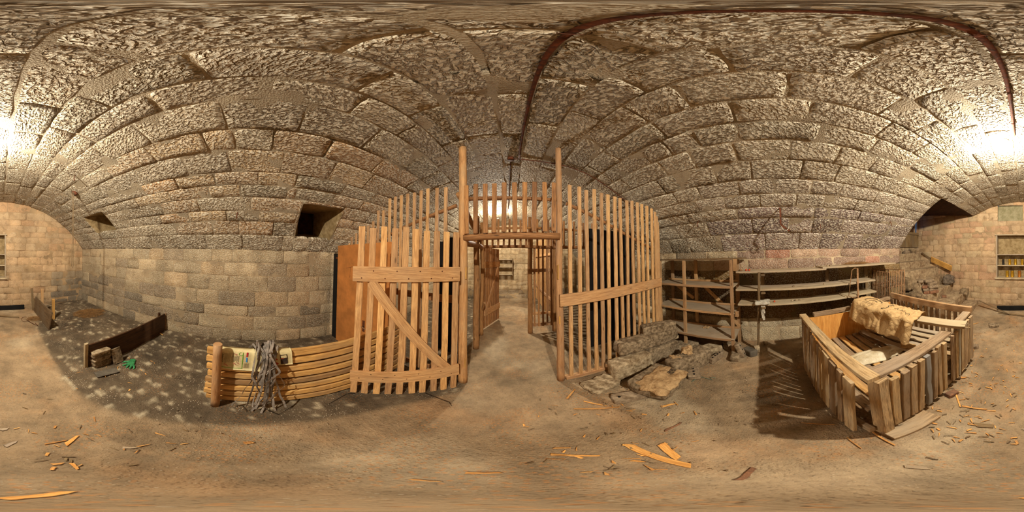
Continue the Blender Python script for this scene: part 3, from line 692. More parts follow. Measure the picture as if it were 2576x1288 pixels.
for a, b in (((872, 676), (890, 672)), ((882, 674), (880, 700)), ((893, 672), (890, 702)), ((893, 672), (901, 678)), ((901, 678), (892, 686)), ((892, 686), (902, 694)), ((902, 694), (890, 702))):
    A, B = [d0+dd*((Y(*q, 1.44)-d0).dot(dd))+UPZ*Y(*q, 1.44).z+dn*.0185 for q in (a, b)]; plank(mb, A, B, .008, .001, dd.cross(dn)+dd*.3, seg=2, jit=0)
mb.build('scribble', plain('faint_brown_mark', (158,96,48), .6), e)
e = thing('black_board', 'narrow black board standing against the left wall beside the orange door', 'board', (-2.72, 1.43, 0))
mb = MB(); plank(mb, (-2.66, 1.425, .02), (-2.66, 1.425, 1.68), .13, .03, (1, .05, 0), jit=.001); mb.build('panel', P_BLACK, e)
mb = MB(); plank(mb, (-2.60, 1.405, 1.60), (-2.56, 1.405, 1.60), .03, .03, (0, 0, 1), seg=2); mb.build('hook', P_RUST, e)
# ---- low post and horizontal slat panel on its edge
e = thing('low_round_post', 'short round wooden post in front of the low slatted panel', 'post', (-1.185, -.262, 0))
mb = MB(); pole(mb, (-1.185, -.262, 0), (-1.180, -.262, .865), .036, .035, n=20, bend=.004, rough=.02); mb.build('shaft', W_POST, e, True)
e = thing('low_slat_panel', 'low panel of horizontal wooden slats standing on edge, newspapers and straps on it', 'fence panel', (-1.27, .6, 0))
zt = [X(518, y, -1.27).z for y in (878, 898, 917, 935.5, 953, 970, 987, 999)]
for k in range(8):
    z = .765-.0945*k-.033; y0 = -.375+rnd.gauss(0, .006)+(.01 if k % 2 else 0)
    pl(e, 'slat', W_LOW, (-1.27, y0, z), (-1.275, 1.58, z+.012), .060 if k else .07, .034, UPZ, jit=.002, ch=.002, bow=rnd.uniform(-.004, .004))
for k in range(7): pl(e, 'rear_slat', W_BOARD, (-1.345, -.34, .69-.0945*k), (-1.35, 1.38, .70-.0945*k), .062, .02, UPZ)
for y in (-.15, .55, 1.3): pl(e, 'batten', W_POST, (-1.313, y, .03), (-1.315, y, .74), .06, .025, (0, 1, 0))
# ---- newspapers
XN = -1.238
def NP(px, py, o=0.0): return X(px, py, XN+o)
def drape(mb, ya, yb, zb, o, top=.775, back=.075, n=10, amp=.003, sd=0, shear=0.0):
    prof = [(-back, top-.004), (-back*.5, top+.002), (-.012, top+.001), (0, top-.012)]+[(0, top-.012-(top-.012-zb)*k/6) for k in range(1, 7)]
    b = len(mb.v); m = len(prof)
    for s in (0, 1):
        for i in range(n+1):
            y = ya+(yb-ya)*i/n
            for j, (dx, z) in enumerate(prof):
                w = amp*noise.noise(V((y*14+sd, z*14, sd)))*(1 if j > 3 else .4); mb.v.append((XN+o+dx+w-(.0007 if s else 0), y+shear*(top-z), z+w*.4))
    for s in (0, 1):
        for i in range(n):
            for j in range(m-1):
                k = b+s*(n+1)*m+i*m+j; q4 = (k, k+m, k+m+1, k+1); mb.face(q4 if s else tuple(reversed(q4)))
    for i in range(n):
        for j in (0, m-1):
            k = b+i*m+j; k2 = k+(n+1)*m; mb.face((k, k+m, k2+m, k2))
    for i in (0, n):
        for j in range(m-1):
            k = b+i*m+j; k2 = k+(n+1)*m; mb.face((k, k2, k2+1, k+1))
def mark(mb, a, b, w, o=.0042, seg=6):
    A, B = NP(*a, o), NP(*b, o)
    d = (B-A).normalized(); plank(mb, A, B, w, .0006, V((0, -d.z, d.y)), seg=seg, jit=0, ch=.0001)
yA, yB, zA = NP(553, 905).y, NP(638, 905).y, NP(600, 931).z
e = thing('newspaper', 'cream newspaper page with green border hung over the low slat panel', 'newspaper', (XN, (yA+yB)/2, .77))
mb = MB(); drape(mb, yA, yB, zA, .002, sd=1); sh = mb.build('sheet', P_NEWS, e, True)
mb = MB(); mark(mb, (554, 922), (608, 927), .0045); mark(mb, (608, 927), (612, 887), .0045)
for i in range(9):
    t0, t1 = .6+i*.5, .6+(i+1)*.5; c = (606.5, 891)
    mark(mb, (c[0]+5*math.cos(t0), c[1]+4*math.sin(t0)), (c[0]+5*math.cos(t1), c[1]+4*math.sin(t1)), .0035, seg=2)
mb.build('green_border', P_GREEN, e)
mb = MB(); mark(mb, (623, 887), (621.5, 898), .013); mb.build('red_bar', P_PRED, e)
mb = MB(); mark(mb, (621, 900), (620, 911), .011); mb.build('blue_bar', P_PBLUE, e)
mb = MB()
for k in range(11): x = 563+k*2.2; mark(mb, (x+4, 887+rnd.uniform(0, 2)), (x, 915-rnd.uniform(0, 16 if k > 6 else 4)), .0014)
for k in range(7): x = 584+k*2.4; mark(mb, (x+3, 895+rnd.uniform(0, 2)), (x+1, 906+rnd.uniform(0, 6)), .0024)
for k in range(5): x = 614+k*2.6; mark(mb, (x, 914), (x-1, 926), .0022)
mb.build('print_lines', P_TEXT, e)['kind'] = 'stuff'
mb = MB()
for a, b, w in (((562, 915), (573, 920), .006), ((564, 914), (571, 917), .004), ((587, 913), (592, 916), .008), ((595, 912), (602, 916), .006), ((590, 890), (597, 892), .006), ((592, 893), (596, 894), .004), ((590, 917), (600, 919), .003)): mark(mb, a, b, w)
mb.build('sketch_prints', P_PINK, e)['kind'] = 'stuff'
def text(parent, s, loc, size, X_, Y_, mat, name='lettering', ext=.0006):
    cu = bpy.data.curves.new(name, 'FONT'); cu.body = s; cu.size = size; cu.extrude = ext; cu.resolution_u = 3
    o = bpy.data.objects.new(name, cu); C.objects.link(o); dg = bpy.context.evaluated_depsgraph_get(); me = bpy.data.meshes.new_from_object(o.evaluated_get(dg)); bpy.data.objects.remove(o)
    X_ = V(X_).normalized(); Y_ = V(Y_).normalized(); M = Matrix([X_, Y_, X_.cross(Y_)]).transposed().to_4x4(); M.translation = V(loc); me.transform(M)
    me.materials.clear(); me.materials.append(mat); r = bpy.data.objects.new(name, me); C.objects.link(r); r.parent = parent; r.matrix_parent_inverse = Matrix.Translation(-parent.location); return r
text(e, 'Univerzální', NP(559, 887, .0045), .028, (0, -.12, -1), (0, 1, -.12), P_INK)
yA, yB = NP(686, 900).y, NP(733, 900).y
e = thing('newspaper', 'folded magazine page with dark pictures beside the strap bundle', 'newspaper', (XN, (yA+yB)/2, .77))
mb = MB(); drape(mb, yA, yB, NP(710, 918).z, .002, sd=5, shear=.08); mb.build('sheet', P_NEWS, e, True)
mb = MB()
for (a, b, w) in (((705, 900), (723, 897), .055), ((706, 911), (724, 909), .05)): mark(mb, a, b, w, .0045)
mb.build('picture_print', P_NEWSD, e)
mb = MB()
for (a, b, w) in (((707, 902), (714, 901), .012), ((686, 911), (699, 917), .03), ((688, 901), (698, 905), .012)): mark(mb, a, b, w, .0056)
mb.build('orange_print', P_RED, e)
mb = MB(); mark(mb, (707, 899), (721, 896), .03, .0056); mb.build('pale_print', P_NEWS, e)
yA, yB = NP(636, 905).y, NP(664, 905).y
e = thing('newspaper', 'curled cream sheet and dark page tucked under the grey straps', 'newspaper', (XN, (yA+yB)/2, .77))
mb = MB(); drape(mb, yA, yA+.10, NP(645, 933).z, .008, sd=8, amp=.012); mb.build('sheet', P_NEWS, e, True)
mb = MB(); drape(mb, yA+.06, yB+.02, NP(655, 928).z, .005, sd=9, amp=.006); mb.build('dark_page', P_NEWSD, e, True)
# ---- strap bundle
yc = NP(668, 900).y
e = thing('strap_bundle', 'tangled bundle of grey flat packing straps hanging over the low slat panel', 'straps', (-1.2, yc, .8))
rs = random.Random(5)
for k in range(30):
    yo = yc+rs.gauss(0, .035); top = .80+abs(rs.gauss(0, .04)); xo = XN+.02+abs(rs.gauss(0, .025)); L = rs.choice([.25, .4, .55, .75, .8, .8, .85])
    pts = [V((-1.33, yo+rs.gauss(0, .04), .76)), V((-1.29, yo+rs.gauss(0, .03), top))]
    y = yo; dy = rs.gauss(0, .05); x = xo
    for i in range(1, 9):
        t = i/8; y += dy*.25+rs.gauss(0, .006); x += rs.gauss(0, .006)+.004; z = top-L*t
        if i == 5 and rs.random() < .5: dy = -dy*2.2
        if z < .012: z = .008+.002*k*.2; x += .05; y += rs.uniform(-.05, .05)
        pts.append(V((x, y, z)))
    # smooth
    sm = []
    for i in range(len(pts)-1):
        p0, p1, p2, p3 = pts[max(i-1, 0)], pts[i], pts[i+1], pts[min(i+2, len(pts)-1)]
        for q_ in range(3):
            t = q_/3; sm.append(.5*((2*p1)+(p2-p0)*t+(2*p0-5*p1+4*p2-p3)*t*t+(3*p1-p0-3*p2+p3)*t**3))
    sm.append(pts[-1]); a0 = rs.uniform(-.5, .5); da = rs.gauss(0, .08)
    mb = MB(); ribbon(mb, sm, .017, [V((math.sin(a0+da*i)*.8, math.cos(a0+da*i), 0)) for i in range(len(sm))], .001); mb.build('strap', P_STRAP, e)
for nm, pts in (('thin black strap lying in the dirt right of the low panel', [(828,1016),(845,1006),(872,991),(893,989)]), ('thin black strap on the floor in front of the open gate', [(1068,988),(1098,1000),(1130,1012),(1137,1022)]), ('bent black strap on the ground below the strap bundle', [(610,1020),(620,1035),(655,1022),(700,1043),(745,1015)])):
    mb = MB(); ribbon(mb, [F(*p, .018) for p in pts], .007, (0, 0, 1), .0015); solo(mb, 'plastic_strap', P_BLACK, nm, 'strap')
# ---- inner frames of the second room
def post(b, t, r, lab, mat=W_DARKPOST, r1=None):
    e = thing('round_post', lab, 'post', b); mb = MB(); pole(mb, b, t, r, r1 or r*.9, n=14, bend=.02); mb.build('shaft', mat, e, True); return e
post(V((-.575, 2.60, 0)), V((-.575, 2.60, 2.33)), .052, 'round log post just behind the gateway on its left')
e = post(V((-.60, 3.19, 0)), V((-.60, 3.19, 2.36)), .042, 'left post of the inner gateway, holding the inner gate')
pl(e, 'crooked_branch', W_DARKPOST, (-.57, 3.12, .62), (-.50, 2.95, .80), .05, .03, (0, 0, 1))
post(V((.37, 3.32, 0)), V((.37, 3.32, 2.50)), .052, 'right post of the inner gateway')
post(V((.88, 3.34, 0)), V((.88, 3.34, 2.40)), .048, 'round post at the right end of the inner cell fence')
e = thing('tie_log', 'short log beam running back from the left gateway post', 'beam', (-.56, 2.4, 1.83)); mb = MB(); pole(mb, (-.53, 1.72, 1.80), (-.60, 3.15, 1.86), .04, .045, bend=.03); mb.build('log', W_HEAD, e, True)
e = thing('tie_log', 'diagonal log brace rising behind the left end of the transom', 'beam', (-.6, 2.3, 2.2)); mb = MB(); pole(mb, (-.62, 1.80, 2.42), (-.62, 3.1, 1.98), .035, .035, bend=.03); mb.build('log', W_DARKPOST, e, True)
e = thing('inner_slatted_transom', 'dark slatted panel above the inner gateway in the back room', 'fence panel', (.4, 3.27, 1.88))
mb = MB(); pole(mb, (-.60, 3.25, 1.875), (2.0, 3.30, 1.875), .034, .03, bend=.02); mb.build('lintel_log', W_HEAD, e, True)
mb = MB(); pole(mb, (-.60, 3.26, 2.25), (2.0, 3.30, 2.25), .026, .026, bend=.02); mb.build('upper_rail', W_DARKPOST, e, True)
for k in range(23):
    x = -.50+k*.112; pl(e, 'slat', W_HEAD, (x, 3.225, 1.86), (x+rnd.gauss(0, .004), 3.225, 2.43+rnd.gauss(0, .01)), .042, .02, (1, 0, 0))
e = thing('cell_fence', 'slatted cell fence between the inner gateway and the right hand post', 'fence', (.62, 3.33, 0))
for k in range(5): x = .455+k*.088; pl(e, 'slat', W_HEAD, (x, 3.30, .17), (x, 3.30, 1.84), .036, .022, (1, 0, 0))
for z, w in ((1.39, .07), (.46, .055), (.20, .08)): pl(e, 'rail', W_POST, (.41, 3.33, z), (.86, 3.35, z), w, .025, UPZ)
e = thing('side_cell_fence', 'pale slatted cell fence running towards the far wall', 'fence', (.95, 4.8, 0))
for k in range(20): y = 3.46+k*.16; pl(e, 'slat', W_GATE, (.97, y, .05), (.97, y, 2.3), .05, .022, (0, 1, 0))
for z in (.62, 1.75): pl(e, 'rail', W_POST, (.935, 3.4, z), (.935, 6.6, z), .07, .03, UPZ)
a, b = V((-.60, 3.46, 0)), V((-.34, 4.17, 0)); g = (b-a).normalized(); gnn = V((g.y, -g.x, 0))
e = thing('inner_gate', 'inner slatted gate standing open towards the far wall', 'gate', a); L = (b-a).length
for k in range(8): p = a+g*(.03+k*(L-.06)/7); pl(e, 'slat', W_HEAD, p+UPZ*.05, p+UPZ*1.88, .062, .02, g)
pl(e, 'top_rail', W_HEAD, a+gnn*.022+UPZ*1.50, b+gnn*.022+UPZ*1.50, .14, .024, UPZ); pl(e, 'bottom_rail', W_POST, a+gnn*.022+UPZ*.42, b+gnn*.022+UPZ*.42, .15, .024, UPZ)
pl(e, 'brace', W_POST, a+g*.06+gnn*.022+UPZ*.48, a+g*(L-.08)+gnn*.022+UPZ*1.44, .06, .02, g)
e = thing('dark_partition', 'large black sheet partition behind the right hand fence', 'partition', (1.74, 2.42, 0))
mb = MB(); plank(mb, (1.74, 2.42, .01), (1.74, 2.42, 2.12), 1.10, .03, (1, .05, 0), seg=3, jit=0); mb.build('sheet', P_BLACK, e)
pl(e, 'latch', W_PALE, (1.33, 2.36, 1.42), (1.33, 2.36, 1.52), .035, .02, (1, 0, 0), seg=2)
for k, (x, w, zt_) in enumerate(((-.93, .10, 1.95), (-1.12, .09, 1.90), (-.78, .05, 1.86))):
    e = thing('black_board', ['widest dark upright board behind the fence left of the gateway', 'dark upright board farthest left behind the fence', 'thin dark upright board next to the left gateway post'][k], 'board', (x, 2.35, 0))
    mb = MB(); plank(mb, (x, 2.35+.05*k, .01), (x, 2.35+.05*k, zt_), w, .03, (1, 0, 0), jit=.001); mb.build('panel', P_BLACK, e)
e = thing('wall_shelf', 'shallow wooden shelf on the far wall of the back room', 'shelf', (-.3, 6.65, 1.0))
for z in (1.02, 1.32, 1.62): pl(e, 'shelf_board', W_DUST, (-.66, 6.62, z), (.02, 6.62, z), .2, .022, (0, 1, 0))
for x in (-.66, .02): pl(e, 'side', W_BOARD, (x, 6.62, .98), (x, 6.62, 1.66), .2, .022, (0, 1, 0))
# ---- shelves along the right wall
e = thing('shelf_rack', 'tall wooden shelf rack with bare boards next to the slatted fence', 'shelf', (2.5, 1.15, 0))
for y, z0 in ((1.30, .0), (.53, .0)): pl(e, 'front_post', W_SHELF, (2.285, y, z0), (2.285, y, 1.56), .05, .035, (0, 1, 0))
pl(e, 'end_post', W_SHELF, (2.30, 1.80, 0), (2.30, 1.80, 1.56), .06, .03, (0, 1, 0))
for y in (1.80, 1.29, .52): pl(e, 'rear_post', W_SHELF, (2.72, y, 0), (2.70, y, 1.56), .06, .04, (0, 1, 0))
pl(e, 'top_board', W_BOARD, (2.50, 1.84, 1.575), (2.50, .36, 1.575), .46, .024, (1, 0, 0))
for z, xf in ((1.165, 2.27), (.755, 2.27), (.31, 2.25)):
    pl(e, 'shelf_board', W_DUST, ((xf+2.69)/2, 1.86, z), ((xf+2.69)/2, .50, z), 2.69-xf, .022, (1, 0, 0), jit=.001)
    pl(e, 'edge_batten', W_SHELF, (xf-.009, 1.86, z-.005), (xf-.009, .55, z-.005), .034, .015, UPZ)
    pl(e, 'rear_batten', W_SHELF, (2.66, 1.86, z+.03), (2.66, .50, z+.03), .035, .02, UPZ)
pl(e, 'cross_brace', W_SHELF, (2.70, 1.16, 1.12), (2.70, .80, .78), .06, .02, UPZ); pl(e, 'cross_brace', W_SHELF, (2.70, .78, .72), (2.70, .50, .34), .06, .02, UPZ); pl(e, 'cross_brace', W_SHELF, (2.70, 1.34, .84), (2.70, 1.78, 1.12), .06, .02, UPZ)
pl(e, 'side_bracket', W_SHELF, (2.28, .47, 1.40), (2.28, .47, 1.57), .06, .03, (0, 1, 0)); pl(e, 'side_bracket', W_SHELF, (2.31, .47, .70), (2.31, .47, .78), .05, .05, (0, 1, 0))
e = thing('shelf_rack', 'long low rack of three dusty board shelves on the right wall', 'shelf', (2.5, -.9, 0))
def board3(z, y0, y1, name='shelf_board', dz=0.0, parts=2, tilt=.0):
    w = .36/parts
    for k in range(parts): pl(e, name, W_DUST, (2.305+w*(k+.5), y0, z+tilt*k), (2.305+w*(k+.5), y1, z+dz+tilt*k), w-.008, .026, (1, 0, 0), jit=.0015)
board3(1.375, .47, -.86); board3(1.40, -.80, -2.30, parts=1, dz=-.005)
board3(1.11, .48, -1.42); board3(1.115, -1.20, -1.78, parts=1); board3(.885, .45, -1.42); board3(.90, -1.16, -1.80, parts=1)
pl(e, 'leaning_post', W_BOARD, (2.47, .19, .01), (2.285, .13, 1.37), .035, .045, (0, 1, 0))
mb = MB(); tube(mb, [(2.29, -1.395, 0), (2.29, -1.395, 1.36)], .016, 8); mb.build('iron_post', P_IRON, e, True)
mb = MB(); tube(mb, [(2.29, -1.40, 1.35), (2.28, -1.34, 1.37), (2.27, -1.28, 1.34), (2.275, -1.24, 1.1), (2.27, -1.21, .92), (2.28, -1.30, .87), (2.29, -1.39, .88)], .007, 6); mb.build('bent_rod', P_IRON, e, True)
for y in (.1, -1.0, -1.82): pl(e, 'wall_bearer', W_BOARD, (2.67, y, .6), (2.67, y, 1.36), .06, .05, (0, 1, 0))
for z in (1.33, 1.07, .845): pl(e, 'bracket', W_BOARD, (2.30, .11, z), (2.30, .05, z), .03, .03, UPZ, seg=2)
# things on the shelves
e = thing('rag', 'white rag hanging off the edge of the second low shelf', 'cloth', (2.3, .04, .90))
mb = MB(); pr = X(1920, 762, 2.30)
rock(mb, (2.33, pr.y, .925), (.13, .20, .05), seed=31, rough=.25, n=9); mb.build('crumpled_top', P_CLOTH, e, True)
for dy, ln, wv in ((.0, .27, .03), (.018, .24, .02), (-.012, .16, .018)):
    mb = MB(); pts = [V((2.298-.006*math.sin(i), pr.y+dy+.006*math.sin(i*1.7), .92-ln*i/7)) for i in range(8)]; ribbon(mb, pts, wv, (0, 1, .1), .004); mb.build('hanging_end', P_CLOTH, e)
for k, px in enumerate((1877, 1884.5)):
    p = X(px, 677, 2.38); mb = MB(); lathe(mb, [(.013, 0), (.015, .004), (.015, .022), (.012, .026)], 14, (2.38, p.y, 1.389)); solo(mb, 'screw_cap', P_RED, ['left one of two orange red caps on the top low shelf', 'right one of two orange red caps on the top low shelf'][k], 'cap', smooth=True)
mb = MB(); p = X(1863, 680, 2.38); lathe(mb, [(.028, 0), (.03, .01), (.02, .02), (.006, .03), (.005, .10), (.003, .105)], 14, (2.38, p.y, 1.389)); solo(mb, 'oil_can', P_IRON, 'small metal oil can with upright spout on the top low shelf', 'oil can', smooth=True)
rs = random.Random(8)
for k, (px, py, z) in enumerate(((2082, 674, 1.414), (2088, 674, 1.414), (1996, 712, 1.125), (2073, 708, 1.125), (1993, 752, .9), (2001, 756, .9), (2012, 748, .9), (1948, 748, .9))):
    d = ray(px, py); x_ = 2.42; y_ = X(px, py, x_).y; mb = MB(); rock(mb, (x_, y_, z+.008), (.03, .025, .018), seed=k+50, n=5)
    solo(mb, 'stone_crumb', P_STONEL if k != 7 else P_RED, 'small crumb of rubble on the dusty low shelves' if k != 7 else 'tiny red crumb on the lowest shelf board', 'debris', 'crumbs on the low shelves' if k != 7 else None, True)
mb = MB(); rock(mb, (2.60, 1.06, .33), (.12, .09, .015), seed=77, n=7, rough=.2); solo(mb, 'paper_scrap', P_KRAFT, 'torn paper scrap on the lowest board of the tall rack', 'paper')
def haystack(name, c, r, h, n, label, cat='straw', seed=3, w=.0022, ln=(.05, .16)):
    rs = random.Random(seed); mb = MB()
    for k in range(n):
        a = rs.uniform(0, 2*PI); rr = math.sqrt(rs.random()); x = c[0]+r[0]*rr*math.cos(a); y = c[1]+r[1]*rr*math.sin(a); z = c[2]+h*(1-rr*rr)*rs.random()+.003
        th = rs.uniform(0, PI); L = rs.uniform(*ln)/2; dz = rs.gauss(0, .012); cu = rs.gauss(0, .02)
        dx, dy = math.cos(th)*L, math.sin(th)*L
        ribbon(mb, [V((x-dx, y-dy, max(c[2]+.002, z-dz))), V((x-dy*cu*8, y+dx*cu*8, z+.004)), V((x+dx, y+dy, max(c[2]+.002, z+dz)))], w, (0, 0, 1) if k % 2 else (dy, -dx, 0), w*.6)
    o = mb.build(name, P_HAY); return tag(o, label, cat, None, 'stuff')
p = X(2155, 656, 2.5); haystack('hay_pile', (2.52, p.y, 1.416), (.10, .26), .05, 260, 'wisp of dry hay on the raised end of the top low shelf', seed=4)
# ---- wire cage
e = thing('iron_cage', 'rusty iron bar cage standing between the low shelves and the steps', 'cage', (2.45, -2.2, 0))
cx0, cx1, cy0, cy1, ch = 2.20, 2.66, -1.97, -2.43, 1.26
def bars(A, B, n, name):
    A, B = V(A), V(B)
    for k in range(n):
        p = A+(B-A)*(k/(n-1)); mb = MB(); tube(mb, [p+UPZ*.01, p+UPZ*ch], .0075 if 0 < k < n-1 else .011, 6); mb.build(name, P_IRON, e, True)
bars((cx0, cy0, 0), (cx0, cy1, 0), 11, 'front_bar'); bars((cx0, cy0, 0), (cx1, cy0, 0), 11, 'side_bar'); bars((cx1, cy0, 0), (cx1, cy1, 0), 5, 'rear_bar')
for z in (.06, .36, .66, .96, 1.25):
    mb = MB(); tube(mb, [(cx0, cy0, z), (cx1, cy0, z), (cx1, cy1, z), (cx0, cy1, z)], .007, 6, True); mb.build('hoop', P_IRON, e)
# ---- big slatted crate
e = thing('slatted_crate', 'large weathered slatted crate standing on bricks in the right half of the room', 'crate', (1.36, -1.2, 0))
ZT = .80
pl(e, 'rim_board', W_CRATE, (.66, -.485, ZT), (2.02, -.415, ZT+.005), .085, .035, (0, 1, 0))
pl(e, 'rim_board', W_CRATE, (.715, -.52, ZT), (.715, -1.36, ZT-.02), .11, .028, (1, 0, 0)); pl(e, 'rim_board', W_CRATE, (.715, -1.62, ZT-.02), (.72, -2.0, ZT), .10, .03, (1, 0, 0))
pl(e, 'rear_rail', W_SHELF, (.66, -1.96, ZT+.03), (2.06, -1.93, ZT+.06), .09, .05, UPZ)
pl(e, 'far_rail', W_CRATE, (2.03, -.56, ZT-.01), (2.05, -1.86, ZT+.02), .07, .05, (1, 0, 0))
pl(e, 'corner_post', W_CRATE, (.655, -.53, .0), (.675, -.515, ZT-.02), .09, .075, (1, .15, 0)); pl(e, 'corner_post', W_CRATE, (2.01, -.44, .03), (2.01, -.44, ZT-.02), .07, .07, (1, 0, 0))
pl(e, 'corner_post', W_CRATE, (.72, -1.97, .03), (.72, -1.97, ZT), .08, .07, (1, 0, 0)); pl(e, 'corner_post', W_CRATE, (2.02, -1.93, .03), (2.02, -1.93, ZT), .07, .07, (1, 0, 0))
pl(e, 'bottom_rail', W_CRATE, (.685, -.50, .10), (.69, -1.98, .09), .09, .04, UPZ); pl(e, 'bottom_rail', W_CRATE, (.66, -.455, .09), (2.02, -.41, .09), .08, .035, UPZ)
pl(e, 'bottom_rail', W_CRATE, (2.03, -.44, .09), (2.04, -1.94, .09), .08, .035, UPZ); pl(e, 'bottom_rail', W_CRATE, (.70, -1.96, .09), (2.03, -1.93, .09), .08, .035, UPZ)
pl(e, 'inner_wall', W_PLY, (1.998, -1.16, .36), (1.998, -1.16, .765), 1.36, .014, (0, 1, 0), jit=0)
# camera side slats (x = .66): positions read along the side
W_BLUE = wood('bluish_slat', (176,170,158), (122,112,96), grey=(150,146,136), greyamt=.8)
for k, (y, w) in enumerate(((-.61, .062), (-.685, .058), (-.765, .062), (-.85, .055), (-.935, .056), (-1.02, .052), (-1.105, .05), (-1.19, .055), (-1.36, .048), (-1.43, .048), (-1.495, .04), (-1.60, .075), (-1.69, .085), (-1.78, .06), (-1.85, .06), (-1.92, .05))):
    zt_ = ZT-.045+rnd.gauss(0, .010) if k < 11 else ZT-.03
    pl(e, 'slat', W_BLUE if k in (4, 10) else W_CRATE, (.645+rnd.gauss(0, .004), y+rnd.gauss(0, .004), .10+rnd.gauss(0, .012)), (.648, y+rnd.gauss(0, .012), zt_), w, .03, (0, 1, 0), jit=.003)
# left side slats (y = -.42)
xx = .715
for k, w in enumerate((.10, .055, .10, .13, .05, .045, .042, .042, .042, .04, .042, .04, .042, .04, .04)):
    pl(e, 'slat', W_CRATE, (xx+w/2, -.385, .06+rnd.gauss(0, .008)), (xx+w/2+rnd.gauss(0, .004), -.392, ZT-.03+rnd.gauss(0, .008)), w, .024, (1, 0, 0), jit=.002); xx += w+.022+(.012 if k in (0, 1) else 0)
for k in range(13): x = .80+k*.095; pl(e, 'slat', W_CRATE, (x, -1.97, .08), (x, -1.975, ZT), .05 if k % 3 else .06, .022, (1, 0, 0), jit=.002)
for k in range(5): y = -.62-k*.30; pl(e, 'slat', W_CRATE, (2.055, y, .08), (2.055, y, ZT), .09, .02, (0, 1, 0))
# slatted floor
zf = .38
for x in (.76, 1.36, 1.95): pl(e, 'floor_bearer', W_BOARD, (x, -.48, zf-.04), (x, -1.92, zf-.04), .06, .05, (1, 0, 0))
for k in range(14):
    y = -.50-k*.102; pl(e, 'floor_slat', W_LOW if k in (1, 2, 4) else W_CRATE, (.71, y, zf+.002), (1.985, y-.02, zf), .074, .022, (0, 1, 0), jit=.0015)
e2 = thing('slat_grid', 'loose grid of pale slats lying inside the crate below the plank', 'pallet', (1.4, -1.6, .4))
for k in range(5): y = -1.24-k*.135; pl(e2, 'slat', W_DUST, (.80, y-.12, .425), (1.93, y+.03, .44), .085, .02, (0, 1, 0))
for x in (.95, 1.75): pl(e2, 'bearer', W_BOARD, (x, -1.30, .405), (x, -1.86, .405), .05, .02, (1, 0, 0))
# plank over the crate with broken end
e = thing('broken_plank', 'grey plank with a splintered end lying across the crate', 'plank', (1.3, -1.5, .85))
A = V((.555, -1.475, .845)); B = V((2.05, -1.19, .855))
pl(e, 'board', W_DUST, A, B, .15, .032, (0, 1, 0), jit=.002)
d = (A-B).normalized(); s_ = V((-d.y, d.x, 0))
for k in range(7): o = s_*(-.06+.02*k); mb = MB(); plank(mb, A+o-d*.02, A+o+d*rnd.uniform(.015, .06)-UPZ*rnd.uniform(0, .02), .014, .014, (0, 0, 1), seg=2, taper=.3); mb.build('splinter', W_BOARD, e)
# paper sack over the plank
def cloth(name, mats, O, U, W, nu, nv, hf, parent, thick=.002, sm=True):
    "surface O + u U + v W with height function hf(u, v), closed underneath"
    mb = MB(); Nn = U.cross(W).normalized()
    if Nn.z < 0: Nn = -Nn
    for s in (0, 1):
        for i in range(nu+1):
            for j in range(nv+1):
                p = hf(i/nu, j/nv)-(UPZ*thick if s else V((0, 0, 0))); mb.v.append(tuple(p))
    M = (nu+1)*(nv+1)
    for s in (0, 1):
        for i in range(nu):
            for j in range(nv):
                k = s*M+i*(nv+1)+j; f = (k, k+nv+1, k+nv+2, k+1); mb.face(f if not s else tuple(reversed(f)), [(i/nu, j/nv)]*4)
    for i in range(nu):
        for j in (0, nv):
            k = i*(nv+1)+j; mb.face((k, k+nv+1, k+nv+1+M, k+M))
    for i in (0, nu):
        for j in range(nv):
            k = i*(nv+1)+j; mb.face((k, k+1, k+1+M, k+M))
    return mb.build(name, mats, parent, sm)
S0, S1 = V((2.0, -1.19, .9)), V((1.03, -1.38, .9))   # long axis of the sack, laid along the plank
ax = (S1-S0); SL = ax.length; ax.normalize(); sx_ = V((-ax.y, ax.x, 0)); sx_ = sx_ if sx_.y > 0 else -sx_   # toward camera side (+y)
def sackpt(u, v, off=0.0):
    # v: -1 far edge .. +1 near edge hanging in front of the plank
    v2 = v*2-1; w = .19*(1-.12*u)*(1-.25*max(0, .12-u)/.12)
    z = .925-.03*u+.05*math.exp(-((u-.12)/.2)**2)
    a_ = abs(v2); wd = (.17 if v2 > 0 else .16)*(1-.45*max(0, .15-u)/.15)
    y = (1 if v2 > 0 else -1)*(min(a_, .5)/.5*wd+max(0, a_-.5)*(.14 if v2 > 0 else .05))
    drop = max(0, a_-.42); zz = z-(drop**1.15)*(.44-.03*u if v2 > 0 else .22)+.03*(1-v2*v2)*math.sin(PI*u)-.10*max(0, .08-u)/.08
    p = S0+ax*(u*SL)+sx_*y; p.z = zz
    # crumples
    q = V((u*SL*9, v2*2.3, 0)); amp = .020*(.5+min(1, u*1.3))*(.6+abs(v2))
    n = noise.noise(q)+.55*abs(noise.noise(q*2.3+V((7, 0, 0))))*2-.3+.3*noise.noise(q*5.1)
    r = noise.noise(V((u*SL*14+v2*3.2, v2*.8-u*2, 4)))
    return p+UPZ*(amp*n*.8+.012*abs(r)*abs(v2)+off)+sx_*(amp*noise.noise(q+V((0, 5, 3)))*1.3)+ax*(.01*noise.noise(V((v2*6, u*6, 3))))
e = thing('paper_sack', 'crumpled brown paper sack draped over the grey plank on the crate', 'sack', S0)
cloth('sack_skin', P_SACK, S0, ax, sx_, 70, 44, lambda u, v: sackpt(u, v), e, .003)
def onsack(pts, w, name):
    mb = MB(); P_ = []
    for (a0, a1), (b0, b1) in zip(pts, pts[1:]):
        for k in range(5): P_.append(sackpt(a0+(b0-a0)*k/5, a1+(b1-a1)*k/5, .0035))
    ribbon(mb, P_, w, [sx_]*len(P_) if 0 else (ax+sx_), .0012); mb.build(name, P_INK, e)
